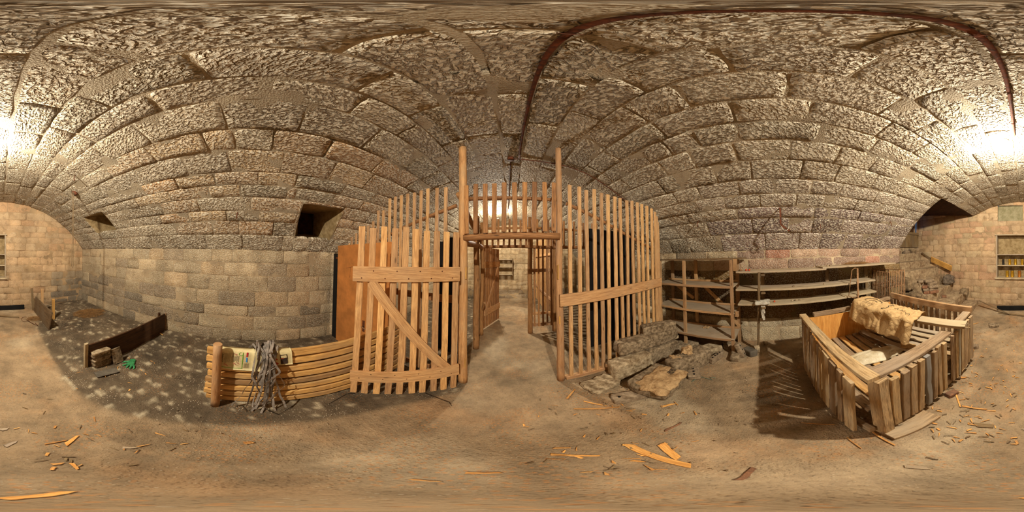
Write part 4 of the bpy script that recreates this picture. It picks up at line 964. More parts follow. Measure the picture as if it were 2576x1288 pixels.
onsack([(.33+.11*math.cos(t)*1.1, .50+.15*math.sin(t)) for t in np.linspace(2.7, 6.0, 10)], .012, 'printed_arc')
onsack([(.33+.06*math.cos(t), .52+.08*math.sin(t)) for t in np.linspace(2.9, 5.9, 8)], .007, 'printed_arc')
onsack([(.62, .42), (.58, .38), (.55, .44), (.59, .52), (.60, .60), (.56, .66), (.53, .60)], .008, 'printed_letter')
onsack([(.66, .50), (.69, .44), (.72, .54), (.76, .46), (.79, .52)], .005, 'printed_scrawl')
onsack([(.80, .60), (.83, .55), (.85, .62), (.88, .54), (.90, .62)], .005, 'printed_scrawl')
for k in range(5): onsack([(.26+.03*k, .56), (.24+.03*k, .72)], .004, 'printed_stripe')
# cream plastic sack on the crate floor
Q0, Q1 = F(2146, 906, .41), F(2262, 868, .43); ax2 = (Q1-Q0); QL = ax2.length+.10; ax2.normalize(); sx2 = V((-ax2.y, ax2.x, 0)); sx2 = sx2 if sx2.x > 0 else -sx2; Q0 = Q0-ax2*.05
def sheetpt(u, v):
    v2 = v*2-1; w = .10+.04*math.sin(PI*min(1, u*1.1)); p = Q0+ax2*(u*QL)+sx2*(v2*w+.02*noise.noise(V((u*5, v, 2))))
    p.z = .398+.055*(1-v2*v2)*math.sin(PI*(.12+.8*u))+.016*noise.noise(V((u*6+v2, v2*3, 1)))+.010*abs(noise.noise(V((u*12+v2*4, v2*5, 6)))); return p
e = thing('plastic_sack', 'cream plastic sack lying flat on the slats inside the crate', 'sack', Q0)
cloth('sack_skin', P_PLASTIC, Q0, ax2, sx2, 44, 24, sheetpt, e, .004)
mb = MB(); c_ = F(2283, 872, .425); rock(mb, c_, (.16, .13, .05), rot=.4, seed=91, rough=.3, n=10); mb.build('folded_end', P_SACK, e, True)
# board under the near corner
mb = MB(); plank(mb, F(2225, 1092, .02), F(2340, 1040, .02), .17, .035, (1, -.3, 0), jit=.004); solo(mb, 'base_board', W_CRATE, 'weathered plank on the floor under the near corner of the crate', 'plank')
for k, (px, py, dm, r, m) in enumerate(((2398, 946, (.16, .09, .06), .3, P_STONE), (2412, 917, (.15, .08, .05), .2, P_BRICKG), (2395, 990, (.11, .07, .05), 1.2, P_BRICK), (2433, 888, (.16, .08, .06), .1, P_BRICK), (2450, 872, (.14, .08, .06), .4, P_BRICKG))):
    p = F(px, py, dm[2]/2); mb = MB(); rock(mb, p, dm, rot=r, seed=k+60, n=8, rough=.06)
    solo(mb, 'brick_fragment', m, ['grey stone lump beside the crate bottom rail', 'pale brick packed under the crate side', 'small reddish brick piece on the floor beside the crate', 'reddish brick under the far end of the crate side', 'pale brick at the far right corner of the crate'][k], 'brick', None, True)
# ---- steps to the hatch in the rear right corner
def hexa(mb, b4, t4, amp=.012, n=8, sd=0):
    b4 = [V(p) for p in b4]; t4 = [V(p) for p in t4]
    for k in range(4): quadgrid(mb, b4[k], b4[(k+1) % 4], t4[(k+1) % 4], t4[k], n, n, amp, sd+k)
    quadgrid(mb, t4[0], t4[1], t4[2], t4[3], n, n, amp, sd+7)
SW = [(1.18, 1.36, -2.45, .10), (1.58, 1.77, -3.15, .37), (2.03, 2.21, -3.02, .61), (2.26, 2.49, -3.02, .88), (2.68, 2.72, -2.95, 1.12), (3.02, 3.05, -2.84, 1.33), (3.36, 3.42, -2.84, 1.57), (3.62, 3.62, -2.84, 1.80)]
nm = ['lowest broad stone step at floor level beside the crate', 'second stone step from the floor, small reddish brick on it', 'third stone step, brick stack on its near end', 'fourth stone step behind the brick stack', 'fifth stone step, its dark edge stained', 'sixth stone step below the hatch', 'seventh stone step, brick rubble on it', 'top stone ledge under the wooden hatch']
for k, (xn, xf, yn, z) in enumerate(SW):
    x2n, x2f = (SW[k+1][0], SW[k+1][1]) if k < 7 else (3.74, 3.74)
    zb = 0; mb = MB(); e_ = -.004
    B4 = [(xn, yn, zb), (x2n+e_, yn, zb), (x2f+e_, YB+.02, zb), (xf, YB+.02, zb)]
    hexa(mb, B4, [(x, y, z) for x, y, _ in B4], .026, 14, k*5)
    solo(mb, 'stone_step', P_STEP, nm[k], 'step', None, False)
for k, (c_, dm, r, lab) in enumerate((((2.30, -2.87, .50), (.42, .26, .32), .1, 'upper rough hewn block at the side of the steps'), ((2.26, -2.86, .17), (.46, .28, .33), -.1, 'lower rough hewn block at the side of the steps'), ((2.56, -2.90, .86), (.26, .20, .30), .0, 'pale squared block beside the fourth step'), ((2.66, -2.88, .45), (.42, .22, .42), .0, 'rough block between the cage and the steps'))):
    mb = MB(); rock(mb, c_, dm, rot=r, seed=k+11, n=14, rough=.10, chips=.2); solo(mb, 'rough_block', P_RUBBLE, lab, 'stone', None, True)
bs = [((2.06, -3.30, .645), .25), ((2.10, -3.32, .71), .4), ((2.08, -3.30, .775), .2), ((2.20, -3.22, .645), 1.2), ((2.21, -3.24, .71), 1.0), ((2.12, -3.34, .84), .5), ((2.24, -3.22, .775), 1.1), ((2.19, -3.30, .905), .3), ((2.32, -3.14, .915), 1.3)]
lb = ['bottom left brick of the stack on the third step', 'second brick from the bottom left of the stack on the steps', 'third layer left brick of the stack on the steps', 'bottom right brick of the stack on the steps', 'second layer right brick of the stack on the steps', 'fourth layer brick of the stack on the steps', 'third layer right brick of the stack on the steps', 'topmost brick of the stack on the steps', 'brick lying on the fourth step behind the stack']
for k, (c_, r) in enumerate(bs):
    mb = MB(); rock(mb, c_, (.25, .13, .066), rot=r+.9, seed=k+200, n=9, rough=.05, chips=.2); solo(mb, 'brick', P_BRICKG if k % 3 else P_BRICK, lb[k], 'brick', None, True)
p = F(2375, 748, .37); mb = MB(); rock(mb, (p.x, p.y, .40), (.13, .10, .055), rot=.5, seed=321, n=8); solo(mb, 'brick_fragment', P_BRICK, 'reddish brick fragment alone on the second stone step', 'brick', None, True)
p = Y(2388, 698, -4.35); mb = MB(); rock(mb, (2.22, -4.42, .76), (.34, .30, .30), rot=.4, seed=17, n=16, rough=.16, sq=3.2); solo(mb, 'boulder', plain('dark_boulder', (126,110,92), .9, col2=(82,70,58), scale=14, bumpd=.012), 'dark rounded boulder on the steps against the back wall', 'stone', None, True)
mb = MB(); rock(mb, (1.72, -4.48, .43), (.22, .2, .16), seed=18, n=8, rough=.2); solo(mb, 'boulder', P_RUBBLE, 'small pale rock at the foot of the back wall on the second step', 'stone', None, True)
mb = MB(); a, b = Y(2340, 652, -4.50), Y(2392, 676, -4.45); plank(mb, V((a.x, -4.56, a.z)), V((b.x, -4.50, b.z)), .19, .03, (0, .35, 1)); solo(mb, 'yellow_board', W_PALE, 'short yellow board leaning on the back wall above the steps', 'board')
mb = MB(); a = Y(2318, 640, -4.6); plank(mb, V((a.x, -4.62, a.z+.06)), V((2.30, -4.60, 1.02)), .05, .02, (0, .2, 1)); solo(mb, 'dark_lath', W_BOARD, 'dark lath sloping along the back wall beside the yellow board', 'lath')
for k, (x, y, z, dm) in enumerate(((3.50, -3.55, 1.62, (.14, .2, .09)), (3.47, -3.95, 1.62, (.14, .22, .1)), (3.54, -3.2, 1.61, (.12, .16, .08)), (3.50, -4.3, 1.64, (.16, .25, .14)))):
    mb = MB(); rock(mb, (x, y, z), dm, seed=k+80, n=7, rough=.12); solo(mb, 'brick_rubble', (P_BRICK, P_BRICKG, P_BRICK, P_RUBBLE)[k], ['brick lump near the middle of the seventh step', 'pale broken brick under the hatch', 'orange brick lump at the near end of the seventh step', 'dark rubble lump on the seventh step by the back wall'][k], 'brick', None, True)
e = thing('wooden_hatch', 'old boarded wooden hatch with a slit of blue daylight above the steps', 'hatch', (3.55, -3.9, 1.84))
for k in range(8): y = -2.95-k*.235; pl(e, 'lower_board', W_BOARD, (3.56, y, 1.785), (3.56, y, 2.22), .232, .03, (0, 1, 0))
pl(e, 'mid_rail', W_BOARD, (3.53, -2.84, 2.26), (3.53, -4.68, 2.26), .09, .04, UPZ)
for k in range(7): y = -2.93-k*.232; pl(e, 'upper_board', W_DARK, (3.57, y, 2.22), (3.57, y, 3.0), .232, .03, (0, 1, 0))
pl(e, 'jamb', W_SHELF, (3.545, -4.465, 2.30), (3.545, -4.465, 2.97), .03, .05, (0, 1, 0)); pl(e, 'jamb', W_SHELF, (3.545, -4.64, 2.30), (3.545, -4.64, 2.97), .09, .06, (0, 1, 0))
# ---- cupboard in the back wall with tins
e = thing('cupboard_frame', 'wooden framed cupboard with shelves let into the back wall', 'cupboard', (.32, YB-.1, .83))
x0, x1, z0, z1 = HB1; yc_ = YB-.10
pl(e, 'side', W_DUST, (x0+.02, yc_, z0), (x0+.02, yc_, z1), .26, .035, (0, 1, 0)); pl(e, 'side', W_DUST, (x1-.02, yc_, z0), (x1-.02, yc_, z1), .26, .035, (0, 1, 0))
pl(e, 'top_board', W_DUST, (x0-.03, yc_+.01, z1-.01), (x1+.03, yc_+.01, z1-.01), .28, .03, (0, 1, 0)); pl(e, 'bottom_board', W_DUST, (x0-.03, yc_+.02, z0+.01), (x1+.03, yc_+.02, z0+.01), .30, .045, (0, 1, 0))
for z in (1.515, 1.20): pl(e, 'shelf_board', W_DUST, (x0+.04, yc_, z), (x1-.04, yc_, z), .24, .028, (0, 1, 0))
tl_ = [((2524, 1.214), P_JAR, .036, .16, 'dark glass jar with brown lid at the left end of the upper tin shelf'), ((2540, 1.214), P_GOLD, .042, .165, 'leftmost gold tin on the upper tin shelf'), ((2554.5, 1.214), P_GOLD, .042, .165, 'middle gold tin on the upper tin shelf'), ((2571.5, 1.214), P_GOLD, .042, .165, 'rightmost gold tin on the upper tin shelf'),
  ((2533.6, .853), P_GOLD, .05, .19, 'leftmost gold tin on the bottom of the cupboard'), ((2546.5, .853), P_GOLD, .05, .19, 'second gold tin on the bottom of the cupboard'), ((2564.5, .853), P_COPPER, .048, .19, 'copper coloured tin on the bottom of the cupboard')]
for (px, z), m, r, hh, lab in tl_:
    q_ = Y(px, 660, YB-.08); e = thing('jar' if m is P_JAR else 'tin_can', lab, 'jar' if m is P_JAR else 'tin', (q_.x, YB-.08, z))
    mb = MB(); lathe(mb, [(r-.002, 0), (r+.001, .002), (r+.001, .006), (r, .009), (r, hh-.01), (r+.001, hh-.007), (r+.001, hh)], 24, (q_.x, YB-.08, z)); mb.build('body', m, e, True)
    mb = MB(); lathe(mb, [(r-.003, 0), (r-.003, .004)] if m is not P_JAR else [(r-.004, 0), (r-.004, .012)], 20, (q_.x, YB-.08, z+hh-.001)); mb.build('lid', P_TINTOP if m is not P_JAR else P_RUST, e)
# ---- boards on the floor by the back wall
a, b = F(2508, 781, 0), F(61, 778, 0); mb = MB(); plank(mb, V((a.x, a.y, .075)), V((b.x, b.y-.0, .075)), .13, .03, UPZ, seg=8); solo(mb, 'black_plank', P_BLACK, 'black plank standing on edge along the foot of the back wall', 'plank')
mb = MB(); plank(mb, V((1.22, -4.30, .22)), F(2542, 791, .02), .07, .02, (0, 1, .3)); solo(mb, 'grey_lath', W_BOARD, 'grey lath leaning from the lowest step down to the floor', 'lath')
mb = MB(); plank(mb, F(2512, 786, .02), F(48, 798, .02), .05, .018, (0, 1, 0)); solo(mb, 'grey_lath', W_BOARD, 'long grey lath flat on the floor near the back wall', 'lath')
p = F(2500, 818, .03); mb = MB(); rock(mb, p, (.20, .14, .06), rot=.4, seed=41); solo(mb, 'flat_stone', P_STONE, 'flat grey stone on the floor right of the crate', 'stone', None, True)
# ---- left rear corner: boards, stakes, hay
def upboard(name, mat, b0, b1, tp, th, label, lean=(0, 0), cat='board', **k):
    b0, b1 = V(b0), V(b1); mid = (b0+b1)/2; L = (b1-b0).length; d_ = (b1-b0).normalized()
    mb = MB(); plank(mb, mid+UPZ*.004, V((mid.x+lean[0], mid.y+lean[1], tp)), L, th, d_, **k); return solo(mb, name, mat, label, cat)
b0, b1 = F(88, 782), F(127, 831); D = math.hypot(b1.x, b1.y); zt_ = hpx(139, 783, D+.05)
d_ = (b1-b0).normalized(); nn_ = V((d_.y, -d_.x, 0)); nn_ = nn_ if nn_.dot(b0) > 0 else -nn_
mb = MB(); plank(mb, b0+UPZ*(zt_*.5), b1+UPZ*(zt_*.5), zt_, .025, UPZ+nn_*.12, jit=.002, ends=(.0, .12)); solo(mb, 'wide_board', W_BOARD, 'wide weathered board standing on edge in the rear left corner', 'board')
q_ = F(83, 800); zt2 = hpx(80, 727, math.hypot(q_.x, q_.y)); mb = MB(); plank(mb, V((b0.x+.03, b0.y-.05, .005)), V((b0.x+.07, b0.y-.10, .62)), .07, .02, (1, .3, 0)); solo(mb, 'narrow_board', W_BOARD, 'narrow upright board at the far end of the wide standing board', 'board')
for k, (px, pb, pt, w) in enumerate(((106, 795, 727, .06), (134, 803, 753, .06))):
    q_ = F(px, pb); mb = MB(); plank(mb, q_, V((q_.x, q_.y, hpx(px, pt, math.hypot(q_.x, q_.y)))), w, .05, (1, 0, 0)); solo(mb, 'wooden_stake', W_PALE if k else W_SHELF, ['taller stake behind the wide standing board', 'shorter pale stake behind the near end of the wide standing board'][k], 'stake')
p = F(225, 789); haystack('hay_heap', (p.x, p.y, .012), (.42, .28), .06, 900, 'heap of dry hay on the dark floor in the rear left corner', seed=6, w=.003)
p = F(90, 803); haystack('hay_heap', (p.x, p.y, .008), (.22, .12), .06, 260, 'small tuft of hay beside the wide standing board', seed=7)
mb = MB(); tube(mb, [F(68, 806, .012), F(85, 815, .02), F(96, 820, .012), (F(88, 812, .02))], .006, 6); solo(mb, 'bent_iron', P_RUST, 'bent rusty iron bar on the floor left of the wide standing board', 'iron bar', None, True)
mb = MB(); tube(mb, [F(63+9*math.cos(t), 803+6*math.sin(t), .012) for t in np.linspace(0, 5.3, 14)], .004, 6); solo(mb, 'rusty_wire_loop', P_RUST, 'loop of rusty wire on the floor near the small hay tuft', 'wire', None, True)
# long dark board with its stakes
b0, b1 = F(222, 922), F(413, 832); d_ = (b1-b0).normalized(); Db, D1 = math.hypot(b0.x, b0.y), math.hypot(b1.x, b1.y)
h0, h1 = hpx(222, 866, Db), hpx(413, 799, D1); hb1 = .07
mb = MB(); zc0, zc1 = h0/2, (h1+hb1)/2; plank(mb, b0+UPZ*(h0*.5), b1+UPZ*(h0*.5+.0), h0*.98, .026, UPZ, jit=.002); solo(mb, 'dark_kerb_board', W_DARK, 'long dark brown board standing on edge from the brick stack to the left wall', 'board')
gdn = V((d_.y, -d_.x, 0)); gdn = gdn if gdn.dot(-b0) > 0 else -gdn
for k, (off, lab) in enumerate(((-.035, 'grey stake at the near end of the long dark board'), (2.02, 'short stake behind the far end of the long dark board'))):
    q_ = b0+d_*(off if k == 0 else (b1-b0).length-.12)-gdn*(.0 if k == 0 else .05); mb = MB(); plank(mb, q_, q_+UPZ*(h0+.02 if k == 0 else h0+.04), .045, .035, d_); solo(mb, 'wooden_stake', W_DUST if k == 0 else W_DARK, lab, 'stake')
mb = MB(); tube(mb, [b1+d_*.02+gdn*.01, b1+d_*.02+gdn*.01+UPZ*(h0+.01)], .008, 6); solo(mb, 'iron_peg', P_IRON, 'thin iron peg at the far end of the long dark board', 'peg', None, True)
c0 = F(250, 920)+d_*.03; 
for k in range(6):
    mb = MB(); q_ = c0+gdn*(-.02+rnd.gauss(0, .004))+d_*rnd.gauss(0, .006); rock(mb, (q_.x, q_.y, .028+.046*k), (.25, .125, .045), rot=math.atan2(d_.y, d_.x)+rnd.gauss(0, .03), seed=400+k, n=9, rough=.06, chips=.15)
    solo(mb, 'roof_tile', P_STONE if k != 5 else P_STONEL, ['bottom', 'second', 'third', 'fourth', 'fifth', 'topmost'][k]+' slab of the little stack at the end of the long dark board', 'slab', None, True)
q_ = c0+d_*.20+gdn*.03; mb = MB(); plank(mb, q_+UPZ*.01+gdn*.06, q_+UPZ*.24-gdn*.01, .15, .03, d_, jit=.004); solo(mb, 'leaning_slab', P_STONE, 'grey slab leaning against the little stack of slabs', 'slab')
mb = MB(); plank(mb, F(240, 943, .022), F(295, 930, .022), .11, .012, (.3, 1, 0), jit=.003); solo(mb, 'slate', P_SLATE, 'thin slate lying flat in front of the little stack of slabs', 'slate')
mb = MB(); pole(mb, F(396, 834, .02), F(410, 843, .02), .010, .008, bend=.003); solo(mb, 'wood_stick', W_PALE, 'short pale stick below the far end of the long dark board', 'stick', None, True)
# glove
import bmesh
bm = bmesh.new(); nodes = []
gp = F(332, 911, .03); gx = (F(322, 929, .03)-F(345, 901, .03)).normalized(); gy = V((-gx.y, gx.x, 0)); gy = gy if gy.dot(V(F(350, 925)-F(315, 925))) > 0 else -gy
def gn_(a, b, z=0.0): return gp+gx*a+gy*b+UPZ*z
cn = [(gn_(-.085, -.02), .050), (gn_(-.05, -.01), .040), (gn_(-.01, 0), .046), (gn_(.03, 0), .046)]
vsn = [bm.verts.new(p) for p, r in cn]; rad = [r for p, r in cn]
for a, b in zip(vsn, vsn[1:]): bm.edges.new((a, b))
fing = [[(.07, .055, .004), (.10, .068, .0), (.13, .07, -.012)], [(.075, .022, .006), (.115, .030, .004), (.145, .028, -.010)], [(.075, -.012, .004), (.11, -.016, .0), (.138, -.02, -.012)], [(.065, -.045, .0), (.09, -.062, -.002), (.108, -.078, -.012)], [(.0, -.06, .0), (.015, -.095, -.006), (.035, -.115, -.012)]]
for k, f_ in enumerate(fing):
    pr = vsn[3] if k < 4 else vsn[2]
    for j, (a, b, z) in enumerate(f_):
        v_ = bm.verts.new(gn_(a, b, z)); rad.append((.0165, .014, .011)[j]); bm.edges.new((pr, v_)); pr = v_
me = bpy.data.meshes.new('rubber_glove'); bm.verts.index_update(); bm.to_mesh(me); bm.free(); o = bpy.data.objects.new('rubber_glove', me); C.objects.link(o)
sm_ = o.modifiers.new('skin', 'SKIN'); sk = me.skin_vertices[0].data if me.skin_vertices else None
if sk is None:
    bpy.context.view_layer.objects.active = o
for v_, r in zip(me.skin_vertices[0].data if me.skin_vertices else [], rad): v_.radius = (r, r*.42 if r > .03 else r*.8)
o.modifiers.new('sub', 'SUBSURF').render_levels = 2; o.modifiers['sub'].levels = 2; me.materials.append(P_GLOVE)
dg = bpy.context.evaluated_depsgraph_get(); m2 = bpy.data.meshes.new_from_object(o.evaluated_get(dg)); bpy.data.objects.remove(o)
for v_ in m2.vertices: v_.co.z = .006+max(0, (v_.co.z-.012))*.9+.004*noise.noise(v_.co*40)
o = bpy.data.objects.new('rubber_glove', m2); C.objects.link(o); m2.polygons.foreach_set('use_smooth', [True]*len(m2.polygons)); tag(o, 'crumpled green rubber glove lying on the dirt floor', 'glove')
# ---- conduit, junction, pulley, hooks on the vault
def vp(s, y, d=.016): return V(vault(s, y, d))
mb = MB(); tube(mb, [vp(.10+.012*math.sin(y*2.1), y, .018) for y in np.arange(2.0, -1.79, -.1)], .0125, 10); solo(mb, 'conduit_pipe', P_RUST, 'rusty conduit pipe along the crown of the vault to the near lamp', 'pipe', None, True)
mb = MB(); tube(mb, [vp(-.015-.07*max(0, y-2.1)*.6, y, .014) for y in np.arange(2.1, 4.65, .15)], .008, 8); solo(mb, 'conduit_pipe', P_RUST, 'dark conduit running from the ceiling box to the far lamp', 'pipe', None, True)
mb = MB(); tube(mb, [vp(s, 2.04+.02*math.sin(s*5), .012) for s in np.linspace(.03, 2.3, 30)], .007, 8); solo(mb, 'conduit_pipe', P_RUST, 'thin rusty conduit curving down the right side of the vault', 'pipe', None, True)
mb = MB(); c_ = vp(-.015, 2.03, 0); lathe(mb, [(.04, -.045), (.045, -.04), (.045, .01)], 18, c_); solo(mb, 'junction_box', P_RUST, 'round rusty junction box on the crown of the vault', 'box', None, True)
for k, y in enumerate((.25, -.35, -1.0, -1.45)):
    mb = MB(); tube(mb, [vp(.10+.012*math.sin(y*2.1)+a, y, b) for a, b in ((-.035, 0), (-.02, .012), (-.008, .034), (.008, .034), (.02, .012), (.035, 0))], .003, 5); solo(mb, 'pipe_clip', P_RUST, 'iron clip holding the crown conduit pipe', 'clip', 'clips of the crown conduit', True)
pc = VP(188, 485, .04); e = thing('hanging_pulley', 'rusty pulley block with hanging rope loop on the rear left of the vault', 'pulley', pc)
M_ = Matrix([V((.9, -.43, 0)), V((.43, .9, 0)), UPZ]).transposed()@Matrix.Rotation(PI/2, 3, 'X')
mb = MB(); lathe(mb, [(.05, -.022), (.055, -.018), (.04, -.006), (.04, .006), (.055, .018), (.05, .022)], 20, pc, M_); mb.build('wheel', P_RUST, e, True)
pl(e, 'bracket', P_RUST, pc+UPZ*.08, pc-UPZ*.05, .045, .07, (.9, -.43, 0), seg=3)
bo = EYE+ray(191, 673).z/math.hypot(ray(191, 673).x, ray(191, 673).y)*math.hypot(pc.x, pc.y)
rp = [V((pc.x+.05, pc.y-.02, pc.z))]; rd = V((.9, -.43, 0))
r0_ = pc+V((.04, .02, 0)); mb = MB(); tube(mb, [r0_+rd*.010, r0_+rd*.010+UPZ*(-.5), r0_+rd*.012+UPZ*(bo-pc.z+.12), r0_+rd*.016+UPZ*(bo-pc.z+.03), r0_+UPZ*(bo-pc.z), r0_-rd*.016+UPZ*(bo-pc.z+.03), r0_-rd*.012+UPZ*(bo-pc.z+.12), r0_-rd*.008-UPZ*.5, r0_-rd*.008], .0055, 8); mb.build('rope', P_ROPE, e, True)
for k, (px, py, L, lab) in enumerate(((190, 440, .10, 'rusty nail sticking out of the vault above the pulley'), (597, 534, .10, 'rusty hook stub high on the left side of the vault'), (1757, 556, .12, 'small wire hook on the right side of the vault nearest the fence'), (2062, 562, .10, 'iron hook on the right side of the vault above the low shelves'), (2236, 553, .16, 'iron strap hook next to the stair recess'))):
    p = VP(px, py, 0); n_ = V((-p.x, 0, ZC-p.z)).normalized(); mb = MB(); tube(mb, [p-n_*.02, p+n_*L*.5, p+n_*L*.7-UPZ*.02, p+n_*L*.6-UPZ*.06], .007, 6); solo(mb, 'iron_hook', P_RUST, lab, 'hook', None, True)
p = VP(1962, 522, 0); n_ = V((-p.x, 0, ZC-p.z)).normalized(); e = thing('iron_hanger', 'long curved iron hanger strap on the right side of the vault above the shelves', 'hanger', p)
mb = MB(); ribbon(mb, [p-n_*.02, p+n_*.05, p+n_*.09-UPZ*.08, p+n_*.07-UPZ*.20, p+n_*.02-UPZ*.28+V((0, -.05, 0)), p+n_*.06-UPZ*.30+V((0, -.12, 0))], .025, (0, 1, 0), .006); mb.build('strap', P_RUST, e)
mb = MB(); tube(mb, [p+n_*.08-UPZ*.22+V((0, -.06+.05*math.cos(t), 0))-UPZ*(.06*math.sin(t)) for t in np.linspace(0, PI, 10)], .006, 6); mb.build('ring', P_CLOTH, e, True)
# ---- stones beside the fence
def beam(A, B, w, h, seed, lab, mat=P_STONE, name='hewn_stone', n=14, rough=.05, pitch=0.0):
    A, B = V(A)+V((0, -.06, 0)), V(B)+V((0, -.06, 0)); d = B-A; c = (A+B)/2; mb = MB(); rock(mb, c, (d.length, w, h), rot=math.atan2(d.y, d.x), tilt=(0, -math.atan2(d.z, math.hypot(d.x, d.y))), seed=seed, n=n, rough=rough, chips=.10); return solo(mb, name, mat, lab, 'stone', None, True)
beam(F(1545, 872, .38), F(1690, 830, .40), .19, .20, 71, 'long squared stone beam lying on top of the stone pile by the fence')
beam(F(1607, 828, .54), F(1688, 813, .56), .15, .14, 72, 'smaller squared stone on top of the long stone beam against the fence')
beam(F(1528, 928, .14), F(1622, 895, .15), .22, .27, 73, 'pale sided squared stone at the lower left of the stone pile', P_STONEL)
beam(F(1618, 892, .14), F(1688, 866, .14), .19, .27, 74, 'rough squared stone under the right end of the stone beam')
beam(F(1655, 852, .29), F(1694, 842, .29), .12, .06, 75, 'small flat stone wedged beneath the long stone beam', P_STONEL)
beam(F(1672, 925, .13), F(1768, 885, .13), .22, .25, 76, 'rounded log shaped stone with torn brown paper on it', P_STONE)
beam(F(1752, 884, .06), F(1800, 868, .07), .22, .10, 78, 'wedge shaped flat grey stone behind the log shaped stone', P_STONEL)
beam(F(1690, 868, .05), F(1745, 860, .05), .22, .10, 79, 'low grey stone below the shelf rack', P_STONE)
c_ = F(1650, 956, .10); beam(c_+V((-.25, -.02, 0)), c_+V((.25, .06, 0)), .40, .19, 77, 'big flat stone half covered with brown paper at the front of the pile', P_STONE, rough=.07)
c_ = F(1505, 960, .03); beam(c_+V((-.17, -.02, 0)), c_+V((.17, .04, 0)), .26, .05, 70, 'thin worn flagstone flat on the floor by the fence post', P_STONEL, 'flagstone', rough=.1)
def papersheet(c, L, Wd, rot, z0, seed, lab, amp=.02, droop=.1):
    U = V((math.cos(rot), math.sin(rot), 0)); W_ = V((-U.y, U.x, 0)); c = V(c)
    def hf(u, v):
        a, b = u-.5, v-.5; r = max(abs(a), abs(b))*2
        eu = 1+.16*noise.noise(V((b*5, seed, 0))); ev = 1+.16*noise.noise(V((a*5, seed, 9)))
        p = c+U*(a*L*eu)+W_*(b*Wd*ev); q = V((a*L*11+seed, b*Wd*11, 0))
        p.z = z0+amp*noise.noise(q)+amp*.7*abs(noise.noise(q*2.4))-droop*max(0, r-.72)*1.2+.012*abs(noise.noise(q*4.5)); return p
    e = thing('torn_paper', lab, 'paper', c); o = cloth('paper_skin', P_KRAFT, c, U, W_, 36, 28, hf, e, .002); return e, hf
c_ = F(1665, 950, .20); e, hf = papersheet(c_, .50, .36, .12, .222, 5, 'torn brown paper sheet with dark hatching spread over the flat stone', .014, .16)
for k in range(9):
    mb = MB(); u = .66+.022*k; ribbon(mb, [hf(u+.03*t, .30+.18*t)+UPZ*.004 for t in np.linspace(0, 1, 5)], .006, (1, .2, 0), .001); mb.build('printed_stripe', P_INK, e)
papersheet(F(1728, 880, .27), .20, .15, .5, .285, 8, 'crumpled brown paper on the log shaped stone', .035, .12)
c_ = F(1610, 972, .07); papersheet(c_, .20, .13, 2.2, .075, 3, 'crumpled paper strip hanging off the front corner of the flat stone', .03, .06)
papersheet(F(1700, 898, .25), .14, .14, .9, .25, 13, 'ochre paper scrap stuck to the near end of the log shaped stone', .03, .10)
def holed(c, dims, rot, lab, tilt=(0, 0), n=4, m=P_BRICKG, seed=1, top=True):
    e = thing('perforated_brick', lab, 'brick', c); mb = MB(); rock(mb, c, dims, rot=rot, tilt=tilt, seed=seed, n=10, rough=.03, sq=.5, chips=.06); mb.build('block', m, e, True)
    M = Matrix.Rotation(rot, 3, 'Z')@Matrix.Rotation(tilt[0], 3, 'X')@Matrix.Rotation(tilt[1], 3, 'Y')
    for k in range(n):
        p = V(c)+M@V((-dims[0]*.32+dims[0]*.64*k/(n-1), 0, dims[2]/2-.012)); mb = MB(); lathe(mb, [(.013, 0), (.013, .0165)], 12, p, M); mb.build('hole', P_BLACK, e)
holed(F(1744, 935, .035), (.29, .14, .065), .55, 'pale brick with four holes lying flat in front of the log shaped stone', seed=1)
holed(F(1802, 899, .05), (.27, .065, .10), .08-.35, 'grey brick with a row of holes below the right post of the shelf rack', seed=2)
holed(F(1588, 996, .03), (.33, .15, .05), -.55+.2, 'grey perforated slab at the front left of the stone pile', n=2, seed=3)
holed(F(1862, 880, .12), (.25, .12, .065), 1.5, 'upright brick with holes leaning beside the shelf rack', tilt=(0, -1.2), n=3, seed=4)
for k, (px, py, dm, r, m, lab) in enumerate(((1850, 896, (.22, .12, .09), .1, P_STONE, 'grey stone wedge between the two bricks near the shelf post'), (1886, 884, (.20, .12, .11), .8, P_SLATE, 'dark hollow brick lying near the foot of the leaning post'), (1904, 878, (.10, .08, .12), .3, P_STONEL, 'pale lump at the foot of the leaning shelf post'), (1830, 866, (.22, .16, .10), .4, P_STONE, 'dusty stone behind the right shelf rack post'), (1926, 862, (.12, .07, .04), .2, P_STONEL, 'small pale stone by the foot of the right wall'), (1722, 858, (.16, .10, .05), .2, P_STONEL, 'greenish flat stone under the tall rack'))):
    mb = MB(); rock(mb, F(px, py, dm[2]/2), dm, rot=r, seed=k+500, n=8, rough=.12); solo(mb, 'loose_stone', m, lab, 'stone', None, True)
mb = MB(); tube(mb, [F(*p, .008) for p in ((1740, 960), (1752, 952), (1766, 948), (1778, 952), (1792, 956), (1786, 949), (1800, 951))], .004, 6); solo(mb, 'green_string', plain('green_string', (120,140,116), .7), 'pale green string on the floor right of the holed brick', 'string', None, True)
